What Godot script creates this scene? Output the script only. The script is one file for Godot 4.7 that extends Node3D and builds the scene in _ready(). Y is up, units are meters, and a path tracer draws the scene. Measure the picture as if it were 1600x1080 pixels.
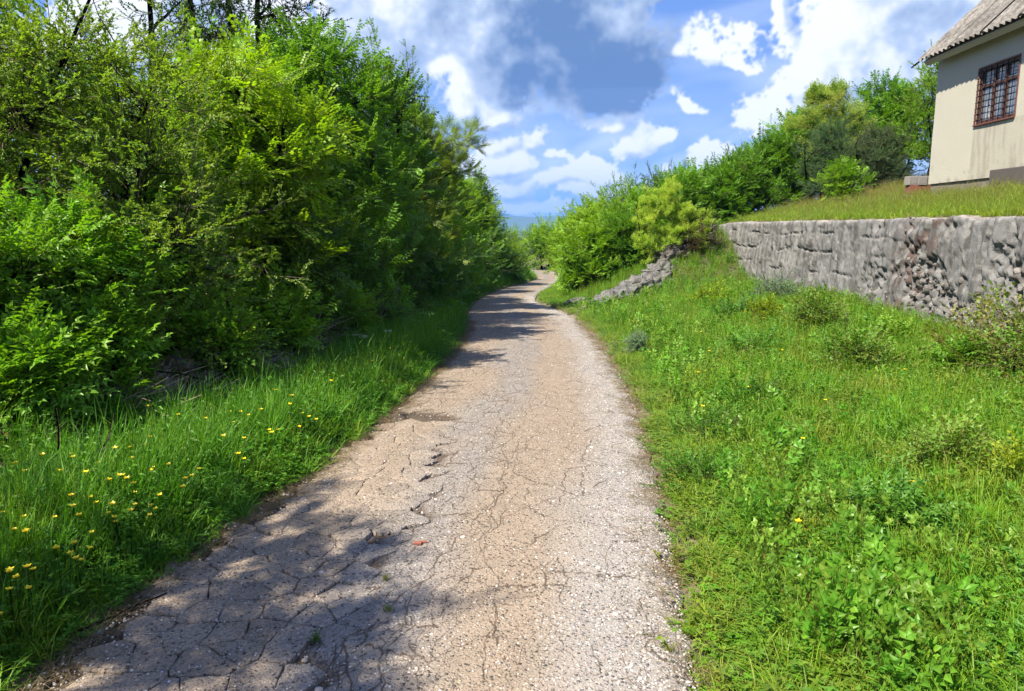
extends Node3D
# A narrow cracked lane between a wild hedge and a grassy slope under a concrete retaining wall and a house, in spring sun.

var rng := RandomNumberGenerator.new()
var nz := FastNoiseLite.new()
var used := {}
var M := {}
var stone_meshes: Array[Mesh] = []

# ------------------------------------------------------------------ mesh collecting
class MB:
	var v := PackedVector3Array()
	var n := PackedVector3Array()
	var c := PackedColorArray()
	var uv := PackedVector2Array()
	var uv2 := PackedVector2Array()
	var i := PackedInt32Array()
	func tri(a: Vector3, b: Vector3, d: Vector3, col: Color) -> void:
		var k := v.size()
		v.append(a); v.append(b); v.append(d)
		c.append(col); c.append(col); c.append(col)
		i.append(k); i.append(k + 1); i.append(k + 2)
	func quad(a: Vector3, b: Vector3, d: Vector3, e: Vector3, col: Color) -> void:
		var k := v.size()
		v.append(a); v.append(b); v.append(d); v.append(e)
		c.append(col); c.append(col); c.append(col); c.append(col)
		i.append_array(PackedInt32Array([k, k + 1, k + 2, k, k + 2, k + 3]))
	func box(lo: Vector3, hi: Vector3, col: Color, t := Transform3D.IDENTITY, b := 0.0) -> void:
		# a box, its edges chamfered by b
		var cen := (lo + hi) * 0.5
		var h := (hi - lo) * 0.5
		if b <= 0.0:
			for ax in 3:
				for s in [-1.0, 1.0]:
					var nn := Vector3.ZERO; nn[ax] = s
					var p := Vector3.ZERO; p[(ax + 1) % 3] = h[(ax + 1) % 3]
					var q := Vector3.ZERO; q[(ax + 2) % 3] = h[(ax + 2) % 3]
					var o: Vector3 = cen + nn * h[ax]
					var ring := [o - p - q, o + p - q, o + p + q, o - p + q]
					if s > 0: ring.reverse()
					quad(t * ring[0], t * ring[1], t * ring[2], t * ring[3], col)
			return
		var face := {}
		for ax in 3:
			for s in [-1.0, 1.0]:
				var o := cen; o[ax] += s * h[ax]
				var p := Vector3.ZERO; p[(ax + 1) % 3] = h[(ax + 1) % 3] - b
				var q := Vector3.ZERO; q[(ax + 2) % 3] = h[(ax + 2) % 3] - b
				var ring := [o - p - q, o + p - q, o + p + q, o - p + q]
				if s > 0: ring.reverse()
				quad(t * ring[0], t * ring[1], t * ring[2], t * ring[3], col)
		for ax in 3:
			var a1 := (ax + 1) % 3
			var a2 := (ax + 2) % 3
			for s1 in [-1.0, 1.0]:
				for s2 in [-1.0, 1.0]:
					var e := []
					for s in [-1.0, 1.0]:
						var p := cen; p[ax] += s * (h[ax] - b); p[a1] += s1 * h[a1]; p[a2] += s2 * (h[a2] - b)
						var q := cen; q[ax] += s * (h[ax] - b); q[a1] += s1 * (h[a1] - b); q[a2] += s2 * h[a2]
						e.append(p); e.append(q)
					if s1 * s2 > 0: quad(t * e[0], t * e[1], t * e[3], t * e[2], col)
					else: quad(t * e[2], t * e[3], t * e[1], t * e[0], col)
	func tube(pts: Array, radii: Array, sides: int, col: Color) -> void:
		# tapered tube with radial normals (only mix with other normal-carrying shapes)
		var k := v.size()
		var count := pts.size()
		var side := Vector3.RIGHT
		for j in count:
			var dir: Vector3 = (pts[mini(j + 1, count - 1)] - pts[maxi(j - 1, 0)])
			dir = dir.normalized() if dir.length() > 1e-6 else Vector3.UP
			side = side - dir * side.dot(dir)
			if side.length() < 0.05: side = dir.cross(Vector3(0.3, 0.2, 0.93))
			side = side.normalized()
			var up := dir.cross(side)
			for s in sides:
				var a := TAU * s / sides
				var nn := side * cos(a) + up * sin(a)
				v.append(pts[j] + nn * float(radii[j])); n.append(nn); c.append(col)
		for j in count - 1:
			for s in sides:
				var a := k + j * sides + s
				var b := k + j * sides + (s + 1) % sides
				i.append_array(PackedInt32Array([a, b, b + sides, a, b + sides, a + sides]))
	func mesh(material: Material, smooth := false) -> ArrayMesh:
		var arr := []
		arr.resize(Mesh.ARRAY_MAX)
		if smooth:
			var nn := PackedVector3Array()
			nn.resize(v.size())
			for k in range(0, i.size(), 3):
				var f := (v[i[k + 2]] - v[i[k]]).cross(v[i[k + 1]] - v[i[k]])
				nn[i[k]] += f; nn[i[k + 1]] += f; nn[i[k + 2]] += f
			for k in nn.size(): nn[k] = nn[k].normalized() if nn[k].length_squared() > 0.0 else Vector3.UP
			n = nn
		arr[Mesh.ARRAY_VERTEX] = v
		arr[Mesh.ARRAY_INDEX] = i
		if c.size() == v.size(): arr[Mesh.ARRAY_COLOR] = c
		if n.size() == v.size(): arr[Mesh.ARRAY_NORMAL] = n
		if uv.size() == v.size(): arr[Mesh.ARRAY_TEX_UV] = uv
		if uv2.size() == v.size(): arr[Mesh.ARRAY_TEX_UV2] = uv2
		var m := ArrayMesh.new()
		m.add_surface_from_arrays(Mesh.PRIMITIVE_TRIANGLES, arr)
		m.surface_set_material(0, material)
		return m

# ------------------------------------------------------------------ naming
func numbered(called: String) -> String:
	var k: int = used.get(called, 0)
	used[called] = k + 1
	return called if k == 0 else "%s_%03d" % [called, k]

func tag(o: Node, label: String, category: String, group := "", kind := "") -> Node:
	o.set_meta("label", label)
	o.set_meta("category", category)
	if group: o.set_meta("group", group)
	if kind: o.set_meta("kind", kind)
	return o

func thing(called: String, label: String, category: String, at := Vector3.ZERO, group := "") -> Node3D:
	var o := Node3D.new()
	o.name = numbered(called)
	add_child(o)
	o.position = at
	tag(o, label, category, group)
	return o

func part(called: String, mesh: Mesh, parent: Node, at := Vector3.ZERO) -> MeshInstance3D:
	var o := MeshInstance3D.new()
	o.name = called
	o.mesh = mesh
	parent.add_child(o, true)
	o.position = at
	return o

func top(called: String, mesh: Mesh) -> MeshInstance3D:
	var o := MeshInstance3D.new()
	o.name = numbered(called)
	o.mesh = mesh
	add_child(o)
	return o

func structure(called: String, mesh: Mesh, label: String, category: String) -> MeshInstance3D:
	var o := top(called, mesh)
	tag(o, label, category, "", "structure")
	return o

func copies(called: String, mesh: Mesh, where: Array, tint: PackedColorArray, parent: Node) -> MultiMeshInstance3D:
	var m := MultiMesh.new()
	m.transform_format = MultiMesh.TRANSFORM_3D
	m.use_colors = true
	m.mesh = mesh
	m.instance_count = where.size()
	for k in where.size():
		m.set_instance_transform(k, where[k])
		m.set_instance_color(k, tint[k])
	var o := MultiMeshInstance3D.new()
	o.name = called if parent != self else numbered(called)
	o.multimesh = m
	parent.add_child(o, true)
	return o

# ------------------------------------------------------------------ small maths
func rf(a: float, b: float) -> float: return rng.randf_range(a, b)
func rv() -> Vector3: return Vector3(rng.randf_range(-1, 1), rng.randf_range(-1, 1), rng.randf_range(-1, 1))
func ss(a: float, b: float, x: float) -> float: return smoothstep(a, b, x)
func jit(c: Color, amount: float) -> Color:      # a natural spread of tone round c
	var k := 1.0 + rng.randf_range(-amount, amount)
	return Color(c.r * k * (1.0 + rng.randf_range(-amount, amount) * 0.4), c.g * k, c.b * k * (1.0 + rng.randf_range(-amount, amount) * 0.4))

const XL := [[-6.0, -1.75], [0.0, -1.78], [2.3, -1.8], [3.1, -1.75], [4.5, -1.53], [6.75, -1.37], [10.2, -1.3], [13.4, -1.38], [20.0, -1.92], [24.5, -2.0], [31.5, -1.58], [40.0, -0.5], [46.4, -0.2], [52.0, -0.7], [60.0, -2.5], [70.0, -6.0], [5000.0, -6.0]]
const XR := [[-6.0, 0.55], [0.0, 0.55], [2.4, 0.57], [3.0, 0.61], [4.0, 0.72], [5.5, 0.82], [7.5, 0.93], [10.3, 0.98], [13.5, 0.95], [16.5, 0.79], [19.0, 0.5], [22.3, -0.1], [26.2, -0.15], [32.2, 0.3], [40.0, 0.85], [46.5, 1.25], [52.0, 1.3], [60.0, 0.0], [70.0, -3.0], [5000.0, -3.0]]
func table(t: Array, d: float) -> float:
	var k := 0
	while k < t.size() - 2 and float(t[k + 1][0]) < d: k += 1
	var a: Array = t[k]; var b: Array = t[k + 1]
	var p: Array = t[maxi(k - 1, 0)]; var q: Array = t[mini(k + 2, t.size() - 1)]
	var w := clampf((d - float(a[0])) / (float(b[0]) - float(a[0])), 0.0, 1.0)
	if k == 0 or k >= t.size() - 3: return lerpf(a[1], b[1], w)
	return cubic_interpolate_in_time(a[1], b[1], p[1], q[1], w, float(b[0]) - float(a[0]), float(p[0]) - float(a[0]), float(q[0]) - float(a[0]))
func xl(d: float) -> float: return table(XL, d)
func xr(d: float) -> float: return table(XR, d)
func road_y(d: float) -> float:
	if d < 4.0: return 0.0
	if d < 46.0: return -0.036 * (d - 4.0)
	return maxf(-1.512 - 0.02 * (d - 46.0), -2.2)
func terrace_y(x: float, d: float) -> float:
	return 1.7 + 0.215 * clampf(x - 5.75, 0.0, 6.0) + 0.03 * nz.get_noise_2d(x * 3.0, d * 3.0) - 0.12 * ss(24.0, 34.0, d) * clampf(x - 5.75, 0.0, 4.0)
func foot_y(d: float) -> float:      # height of the ground along the foot of the retaining wall
	return 0.1 + 0.07 * sin(d * 0.55 + 0.6) + 0.12 * ss(18.0, 23.5, d)
func ground_y(x: float, d: float) -> float:
	var g := road_y(d)
	var l := xl(d)
	var r := xr(d)
	var bump := nz.get_noise_2d(x * 9.0, d * 9.0) * 0.035 + nz.get_noise_2d(x * 40.0, d * 40.0) * 0.018
	var far := ss(70.0, 400.0, d) * -14.0
	if x < l:
		var s := l - x
		return g + far - 0.035 + 0.09 * ss(0.0, 0.35, s) + 0.5 * ss(1.0, 2.1, s) + 0.2 * ss(2.1, 6.0, s) + bump * ss(0.0, 0.4, s)
	if x > r:
		var s := x - r
		var w := clampf(s / (5.6 - r), 0.0, 1.0)
		var near := g + (foot_y(d) - g) * (0.35 * w + 0.65 * w * w * (3.0 - 2.0 * w))
		var bank := g + (1.72 - g) * ss(0.3, 6.6, s)
		var t := ss(17.0, 23.2, d - 0.5 * (x - 2.4))
		var h := lerpf(near, bank, t * (1.0 - 0.6 * ss(50.0, 75.0, d))) - 0.035 + 0.06 * ss(0.0, 0.3, s) + bump * ss(0.0, 0.4, s)
		if x > 5.6 and d < 75.0: h = minf(h, terrace_y(x, d) - 0.14)
		return h + far
	return g - 0.09 + far
func surface_y(x: float, d: float) -> float:
	return terrace_y(x, d) if x > 5.95 and d < 60.0 else ground_y(x, d)
func on_ground(x: float, d: float, sink := 0.0) -> Vector3: return Vector3(x, surface_y(x, d) - sink, -d)

# ------------------------------------------------------------------ materials
func solid(c: Color, rough := 0.9, vertex := false) -> StandardMaterial3D:
	var m := StandardMaterial3D.new()
	m.albedo_color = Color(1, 1, 1) if vertex else c.linear_to_srgb()
	m.vertex_color_use_as_albedo = vertex
	m.roughness = rough
	return m

func noise_tex(size: int, freq: float, octaves: int, kind: int, seed_: int, lo: Color, hi: Color, mid := 0.5) -> NoiseTexture2D:
	var f := FastNoiseLite.new()
	f.seed = seed_
	f.noise_type = kind
	f.frequency = freq
	f.fractal_octaves = octaves
	var t := NoiseTexture2D.new()
	t.width = size; t.height = size; t.seamless = true; t.seamless_blend_skirt = 0.15
	t.noise = f
	var g := Gradient.new()
	g.offsets = PackedFloat32Array([0.0, mid, 1.0])
	g.colors = PackedColorArray([lo, lo.lerp(hi, 0.5), hi])
	t.color_ramp = g
	return t

func leafy(gloss: float, through: Color) -> StandardMaterial3D:
	var m := solid(Color.WHITE, gloss, true)
	m.metallic_specular = 0.42
	m.backlight_enabled = true
	m.backlight = through
	m.cull_mode = BaseMaterial3D.CULL_DISABLED
	return m

func make_materials() -> void:
	M.leaf = leafy(0.42, Color(1.0, 1.0, 0.55))
	M.leaf_dull = leafy(0.6, Color(0.6, 0.65, 0.35))
	M.grass = leafy(0.5, Color(0.9, 0.95, 0.45))
	M.petal = leafy(0.35, Color(0.5, 0.42, 0.1))
	M.bark = solid(Color.WHITE, 0.92, true)
	var grain := noise_tex(256, 0.05, 4, FastNoiseLite.TYPE_SIMPLEX_SMOOTH, 5, Color(0.55, 0.55, 0.55), Color(1, 1, 1))
	M.bark.albedo_texture = grain
	M.bark.uv1_triplanar = true
	M.bark.uv1_world_triplanar = true
	M.bark.uv1_scale = Vector3(4, 1.2, 4)
	M.bark.heightmap_enabled = true
	M.bark.heightmap_texture = grain
	M.bark.heightmap_scale = 1.0
	M.twig = solid(Color.WHITE, 0.9, true)
	# soil
	M.soil = solid(Color.WHITE, 0.95, true)
	var soil := noise_tex(512, 0.03, 5, FastNoiseLite.TYPE_SIMPLEX_SMOOTH, 11, Color(0.45, 0.43, 0.4), Color(1, 1, 1))
	M.soil.albedo_texture = soil
	M.soil.uv1_triplanar = true
	M.soil.uv1_world_triplanar = true
	M.soil.uv1_scale = Vector3(0.9, 0.9, 0.9)
	M.soil.heightmap_enabled = true
	M.soil.heightmap_texture = soil
	M.soil.heightmap_scale = 2.0
	# stone
	M.stone = solid(Color.WHITE, 0.93, true)
	var st := noise_tex(512, 0.02, 6, FastNoiseLite.TYPE_SIMPLEX_SMOOTH, 21, Color(0.42, 0.42, 0.42), Color(1, 1, 1))
	M.stone.albedo_texture = st
	M.stone.uv1_triplanar = true
	M.stone.uv1_world_triplanar = true
	M.stone.uv1_scale = Vector3(2.2, 2.2, 2.2)
	M.stone.heightmap_enabled = true
	M.stone.heightmap_texture = st
	M.stone.heightmap_scale = 2.0
	# weathered concrete of the retaining wall
	M.concrete = solid(Color.WHITE, 0.95, true)
	var ct := noise_tex(1024, 0.03, 6, FastNoiseLite.TYPE_SIMPLEX_SMOOTH, 31, Color(0.6, 0.6, 0.6), Color(1, 1, 1), 0.5)
	M.concrete.albedo_texture = ct
	M.concrete.uv1_triplanar = true
	M.concrete.uv1_world_triplanar = true
	M.concrete.uv1_scale = Vector3(1.3, 1.3, 1.3)
	M.concrete.heightmap_enabled = true
	M.concrete.heightmap_texture = ct
	M.concrete.heightmap_scale = 0.8
	# house
	M.plaster = solid(Color.WHITE, 0.9, true)
	var pl := noise_tex(512, 0.08, 4, FastNoiseLite.TYPE_SIMPLEX_SMOOTH, 41, Color(0.86, 0.86, 0.85), Color(1, 1, 1))
	M.plaster.albedo_texture = pl
	M.plaster.uv1_triplanar = true
	M.plaster.uv1_world_triplanar = true
	M.plaster.uv1_scale = Vector3(0.8, 0.8, 0.8)
	M.plaster.heightmap_enabled = true
	M.plaster.heightmap_texture = pl
	M.plaster.heightmap_scale = 0.4
	M.roughcast = solid(Color.WHITE, 0.95, true)
	var rc := noise_tex(512, 0.12, 3, FastNoiseLite.TYPE_SIMPLEX_SMOOTH, 43, Color(0.45, 0.44, 0.44), Color(1, 1, 1))
	M.roughcast.albedo_texture = rc
	M.roughcast.uv1_triplanar = true
	M.roughcast.uv1_world_triplanar = true
	M.roughcast.uv1_scale = Vector3(1.2, 1.2, 1.2)
	M.roughcast.heightmap_enabled = true
	M.roughcast.heightmap_texture = rc
	M.roughcast.heightmap_scale = 2.0
	M.roof = solid(Color.WHITE, 0.93, true)
	var rt := noise_tex(512, 0.03, 5, FastNoiseLite.TYPE_SIMPLEX_SMOOTH, 45, Color(0.42, 0.41, 0.4), Color(1, 1, 1))
	M.roof.albedo_texture = rt
	M.roof.uv1_triplanar = true
	M.roof.uv1_world_triplanar = true
	M.roof.uv1_scale = Vector3(0.9, 0.9, 0.9)
	M.paint_brown = solid(Color(0.055, 0.024, 0.018), 0.6)
	M.paint_red = solid(Color(0.11, 0.04, 0.028), 0.65)
	M.wood = solid(Color(0.42, 0.39, 0.3), 0.8)
	M.iron = solid(Color(0.035, 0.03, 0.03), 0.6)
	var glass := StandardMaterial3D.new()
	glass.transparency = BaseMaterial3D.TRANSPARENCY_ALPHA
	glass.albedo_color = Color(0.8, 0.85, 0.9, 0.12)
	glass.roughness = 0.05
	M.glass = glass
	M.curtain = solid(Color(0.55, 0.57, 0.6), 0.9)
	M.inside = solid(Color(0.25, 0.24, 0.22), 0.95)
	M.brick = solid(Color.WHITE, 0.9, true)
	M.brick.albedo_texture = rc
	M.brick.uv1_triplanar = true
	M.brick.uv1_world_triplanar = true
	M.brick.uv1_scale = Vector3(2, 2, 2)
	M.hill = solid(Color(0.07, 0.11, 0.06), 1.0)

# ------------------------------------------------------------------ sky
var cl := FastNoiseLite.new()
var cl2 := FastNoiseLite.new()
var cw := FastNoiseLite.new()
# azimuth and height of the cloud's middle in degrees, half width, half height above and below, weight, greyness
const CLOUDS := [
	[-2.5, 15.2, 12.5, 9.5, 7.0, 1.1, 0.78], [3.4, 11.8, 6.4, 5.5, 4.4, 1.1, 0.78], [-0.5, 13.5, 6.0, 5.0, 4.2, 1.0, 0.78], [-12.0, 16.0, 5.0, 5.0, 6.5, 0.9, 0.6], [6.9, 13.6, 2.9, 4.2, 3.2, 0.95, 0.78], [0.5, 18.0, 5.0, 3.0, 3.0, 1.0, 0.78],
	[-4.9, 9.4, 2.2, 1.8, 1.0, 1.0, 0.08], [-3.0, 8.5, 1.9, 1.0, 0.7, 0.9, 0.05], [4.8, 7.6, 1.8, 0.7, 0.4, 0.7, 0.1],
	[-0.4, 6.0, 1.7, 1.3, 0.45, 1.0, 0.2], [-2.2, 4.4, 2.6, 1.4, 0.5, 1.0, 0.22], [-5.0, 4.4, 2.0, 1.3, 0.5, 0.9, 0.15], [3.9, 4.0, 2.1, 1.7, 0.6, 1.0, 0.2],
	[7.2, 5.7, 2.0, 1.8, 0.6, 1.0, 0.18], [9.2, 6.2, 1.6, 1.2, 0.5, 0.9, 0.18], [3.4, 2.6, 2.6, 1.3, 0.6, 0.9, 0.2], [-2.5, 2.7, 2.4, 0.9, 0.5, 0.85, 0.2], [12.2, 4.6, 2.0, 1.7, 1.0, 1.05, 0.05], [0.2, 1.4, 3.0, 0.8, 0.5, 0.75, 0.2], [-6.5, 3.0, 2.4, 1.0, 0.5, 0.8, 0.2], [0.8, 3.4, 1.6, 0.8, 0.4, 0.8, 0.2],
	[-7.5, 1.8, 2.2, 0.7, 0.4, 0.8, 0.2], [5.8, 3.0, 1.2, 0.9, 0.4, 0.85, 0.2], [-3.8, 1.5, 2.0, 0.6, 0.4, 0.75, 0.2], [9.0, 3.6, 1.6, 0.9, 0.4, 0.85, 0.2], [1.6, 5.0, 1.0, 0.6, 0.3, 0.75, 0.2], [-3.6, 6.0, 1.2, 0.6, 0.3, 0.7, 0.2], [5.4, 2.0, 1.6, 0.6, 0.3, 0.75, 0.2], [20.5, 10.6, 4.8, 3.4, 3.6, 1.15, 0.35], [25.0, 13.6, 7.0, 4.2, 4.0, 1.25, 0.4], [17.3, 15.0, 1.5, 2.6, 2.4, 1.05, 0.2], [16.3, 7.8, 2.8, 2.0, 1.6, 1.0, 0.2], [27.0, 9.0, 7.0, 4.0, 3.5, 1.1, 0.5],
	[12.4, 12.6, 1.5, 0.8, 0.5, 0.6, 0.1], [11.0, 8.6, 1.3, 0.8, 0.4, 0.7, 0.1], [10.0, 12.2, 0.8, 0.6, 0.4, 0.6, 0.1],
	[-24.0, 14.0, 9.0, 6.0, 5.0, 0.9, 0.2], [-32.0, 10.0, 7.0, 4.0, 2.0, 0.9, 0.3], [36.0, 13.0, 8.0, 5.0, 3.0, 1.0, 0.5]]

func cloud(az: float, el: float, p: Vector3) -> Vector3:
	# (depth of cloud with its fine edge, the same smoothed, greyness) towards p
	var b := 0.0
	var grey := 0.0
	var total := 0.0
	var sum := exp(-0.6 * 5.0)
	var big := ss(6.0, 12.0, el)
	var wa := az + cw.get_noise_3dv(p * 30.0) * (1.1 + 0.9 * big) + cw.get_noise_3dv(p * 22.0 + Vector3(1, 4, 4)) * 3.5 * big
	var we := el + cw.get_noise_3dv(p * 30.0 + Vector3(7, 3, 1)) * (0.8 + 0.6 * big) + cw.get_noise_3dv(p * 22.0 + Vector3(5, 1, 8)) * 2.4 * big
	if el < 32.0 and absf(az) < 50.0:
		for k in CLOUDS:
			var dx: float = (wa - k[0]) / k[2]
			if absf(dx) > 1.9: continue
			var dy: float = we - k[1]
			dy /= k[3] if dy > 0.0 else k[4]
			if absf(dy) > 1.9: continue
			var q: float = (1.0 - sqrt(dx * dx + dy * dy)) * k[5]
			var w := exp(q * 5.0) - exp(-4.0)
			if w > 0.0:
				grey += k[6] * w; total += w
				sum += w
	b = log(sum) / 5.0
	if total > 0.0: grey /= total
	# the big cloud darkens towards its lower right
	if grey > 0.5: grey += (0.4 * ss(-9.0, 6.0, wa + cl.get_noise_3dv(p * 60.0) * 6.0) * (1.0 - ss(13.0, 22.0, we)) - 0.12) * ss(0.5, 0.75, grey)
	var out := clampf(maxf((absf(az) - 38.0) / 12.0, (el - 22.0) / 8.0), 0.0, 1.0)
	if out > 0.0:
		b = lerpf(b, cw.get_noise_3dv(p * 9.0 + Vector3(20, 0, 4)) * 1.5 - 0.12, out)
		grey = lerpf(grey, 0.35, out)
	var small := clampf(1.25 - el / 18.0, 0.55, 1.0)
	var low := cl.get_noise_3dv(p * 58.0) * 0.6 + cl.get_noise_3dv(p * 110.0) * 0.35
	var puff := 0.2 - absf(cl2.get_noise_3dv(p * 75.0))
	var f := low + puff * 0.7 * small + (0.2 - absf(cl2.get_noise_3dv(p * 170.0))) * 0.6 + (0.2 - absf(cl2.get_noise_3dv(p * 330.0 + Vector3(5, 5, 5)))) * 0.3
	return Vector3(b + f * 0.75, b + (low * 0.85 + puff * 0.65 * small + (0.2 - absf(cl2.get_noise_3dv(p * 170.0))) * 0.28) * 0.72, grey)

func sky_at(az: float, el: float) -> Color:
	var ca := cos(deg_to_rad(el))
	var p := Vector3(sin(deg_to_rad(az)) * ca, sin(deg_to_rad(el)), -cos(deg_to_rad(az)) * ca)
	var t := pow(clampf(el / 30.0, 0.0, 1.0), 0.6)
	var blue := Color(0.42, 0.61, 0.88).lerp(Color(0.022, 0.13, 0.55), t)
	# thin high veil
	var veil := clampf(cw.get_noise_3d(p.x * 14.0 + p.y * 9.0, p.y * 70.0 - p.x * 14.0, p.z * 8.0) * 0.9 + 0.05, 0.0, 0.5) * (1.0 - ss(5.0, 24.0, el) * 0.75)
	veil += clampf(cl2.get_noise_3d(p.x * 30.0, p.y * 60.0, p.z * 30.0) + 0.2, 0.0, 0.5) * 1.1 * (1.0 - ss(2.0, 11.0, el))
	blue = blue.lerp(Color(0.62, 0.72, 0.86), veil * 0.9)
	var c := cloud(az, el, p)
	if c.x <= 0.0: return blue
	var a := ss(0.0, 0.17 + 0.2 * c.z, c.x)
	var lit := 0.0
	for k in [[0.35, 0.5, 0.45], [1.2, 1.9, 0.55]]:
		var za := deg_to_rad(az - float(k[0]))
		var ze := deg_to_rad(el + float(k[1]))
		var c2 := cloud(az - float(k[0]), el + float(k[1]), Vector3(sin(za) * cos(ze), sin(ze), -cos(za) * cos(ze)))
		lit += clampf((c.y - c2.y) * 1.7, -0.6, 0.6) * float(k[2])
	var lump := cl.get_noise_3dv(p * 75.0 + Vector3(3, 9, 2)) * 1.0
	var thick := ss(-0.1, 1.3, c.y + lump * 0.5)
	thick = lerpf(thick, 0.62 + 0.3 * thick + lump * 0.25, clampf((c.z - 0.5) * 1.8, 0.0, 0.85))
	var dark := clampf(0.06 + thick * (0.15 + c.z * 0.9) - lit * (0.75 - 0.3 * c.z) + lump * 0.26 + cl2.get_noise_3dv(p * 60.0) * 0.1, 0.0, 1.0)
	var body := Color(0.84, 0.86, 0.9).lerp(Color(0.45, 0.55, 0.72), ss(0.0, 0.5, dark)).lerp(Color(0.095, 0.18, 0.37), ss(0.3, 1.15, dark))
	return blue.lerp(body, a * (0.97 if el > 5.0 else 0.7 + 0.054 * el))

func sky_image() -> Image:
	var W := 4096
	var H := 2048
	cl.seed = 3; cl.noise_type = FastNoiseLite.TYPE_SIMPLEX_SMOOTH; cl.frequency = 0.16; cl.fractal_octaves = 5; cl.fractal_gain = 0.52
	cl2.seed = 8; cl2.noise_type = FastNoiseLite.TYPE_SIMPLEX_SMOOTH; cl2.frequency = 0.23; cl2.fractal_octaves = 4; cl2.fractal_gain = 0.5
	cw.seed = 14; cw.noise_type = FastNoiseLite.TYPE_SIMPLEX_SMOOTH; cw.frequency = 0.3; cw.fractal_octaves = 2
	var whole := Image.create(W / 8, H / 8, false, Image.FORMAT_RGB8)
	for y in H / 8:
		var el := 90.0 - (y + 0.5) * 180.0 / (H / 8)
		for x in W / 8:
			if el < -1.0: whole.set_pixel(x, y, Color(0.09, 0.12, 0.06).linear_to_srgb())
			else: whole.set_pixel(x, y, sky_at((x + 0.5) * 360.0 / (W / 8) - 180.0, maxf(el, 0.3)).linear_to_srgb())
	whole.resize(W, H, Image.INTERPOLATE_CUBIC)
	var x0 := int(W * (180.0 - 40.0) / 360.0)
	var w := int(W * 80.0 / 360.0)
	var y0 := int(H * (90.0 - 22.0) / 180.0)
	var h := H / 2 - y0 + 8
	var near := Image.create(w, h, false, Image.FORMAT_RGB8)
	for y in h:
		var el := maxf(90.0 - (y0 + y + 0.5) * 180.0 / H, 0.05)
		for x in w:
			near.set_pixel(x, y, sky_at((x0 + x + 0.5) * 360.0 / W - 180.0, el).linear_to_srgb())
	whole.blit_rect(near, Rect2i(0, 0, w, h), Vector2i(x0, y0))
	var turned := Image.create(W, H, false, Image.FORMAT_RGB8)      # a panorama begins at -z
	turned.blit_rect(whole, Rect2i(W / 2, 0, W / 2, H), Vector2i(0, 0))
	turned.blit_rect(whole, Rect2i(0, 0, W / 2, H), Vector2i(W / 2, 0))
	return turned

# ------------------------------------------------------------------ light and camera
func set_stage() -> void:
	var cam := Camera3D.new()
	cam.name = "camera"
	cam.position = Vector3(0, 1.6, 0)
	cam.rotation_degrees = Vector3(-9.1, 2.23, 0)
	cam.fov = rad_to_deg(2.0 * atan(540.0 / 1155.0))
	cam.far = 20000.0
	cam.near = 0.05
	add_child(cam)
	var env := Environment.new()
	env.tonemap_mode = Environment.TONE_MAPPER_LINEAR
	env.tonemap_exposure = 2.6
	env.background_mode = Environment.BG_SKY
	env.sdfgi_enabled = true
	env.ssao_enabled = true
	env.ssil_enabled = true
	env.fog_enabled = true
	env.fog_density = 0.00018
	env.fog_light_color = Color(0.11, 0.35, 0.95).linear_to_srgb()
	var sky := Sky.new()
	var pm := PanoramaSkyMaterial.new()
	pm.panorama = ImageTexture.create_from_image(sky_image())
	pm.energy_multiplier = 0.53
	sky.sky_material = pm
	env.sky = sky
	var we := WorldEnvironment.new()
	we.name = "surroundings"
	we.environment = env
	add_child(we)
	var sun := DirectionalLight3D.new()
	sun.name = "sun"
	sun.light_energy = 1.6
	sun.light_color = Color(1.0, 0.955, 0.88)
	sun.light_angular_distance = 0.53
	sun.shadow_enabled = true
	add_child(sun)
	sun.look_at_from_position(Vector3.ZERO, -Vector3(-0.44, 0.8, 0.41), Vector3.UP)

# ------------------------------------------------------------------ leaves, sprigs, blades
func leaf(mb: MB, at: Vector3, dir: Vector3, up: Vector3, length: float, width: float, col: Color, cup := 0.25, droop := 0.15) -> void:
	dir = dir.normalized()
	var side := dir.cross(up).normalized()
	up = side.cross(dir).normalized()
	var l := at + dir * length * 0.42 + side * width * 0.5 + up * width * cup
	var r := at + dir * length * 0.42 - side * width * 0.5 + up * width * cup
	var m := at + dir * length * 0.5
	var t := at + dir * length - up * length * droop
	mb.tri(at, l, m, col); mb.tri(l, t, m, col); mb.tri(at, m, r, col); mb.tri(m, t, r, col)

func lobed(mb: MB, at: Vector3, dir: Vector3, up: Vector3, size: float, col: Color) -> void:
	# palmate leaf with five pointed lobes
	dir = dir.normalized()
	var side := dir.cross(up).normalized()
	up = side.cross(dir).normalized()
	var mid := at + dir * size * 0.35
	var ring := []
	for k in 11:
		var a := PI * 1.28 * (k / 10.0 - 0.5)
		var rr := size * ([0.42, 0.3, 0.58, 0.34, 0.6, 0.66, 0.6, 0.34, 0.58, 0.3, 0.42][k] as float)
		if k == 5: rr = size * 0.68
		elif k == 4 or k == 6: rr = size * 0.38
		ring.append(mid + dir * cos(a) * rr + side * sin(a) * rr - up * rr * 0.12)
	mb.tri(at, mid, ring[0], col)
	for k in 10: mb.tri(mid, ring[k + 1], ring[k], col)
	mb.tri(at, ring[10], mid, col)

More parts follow.
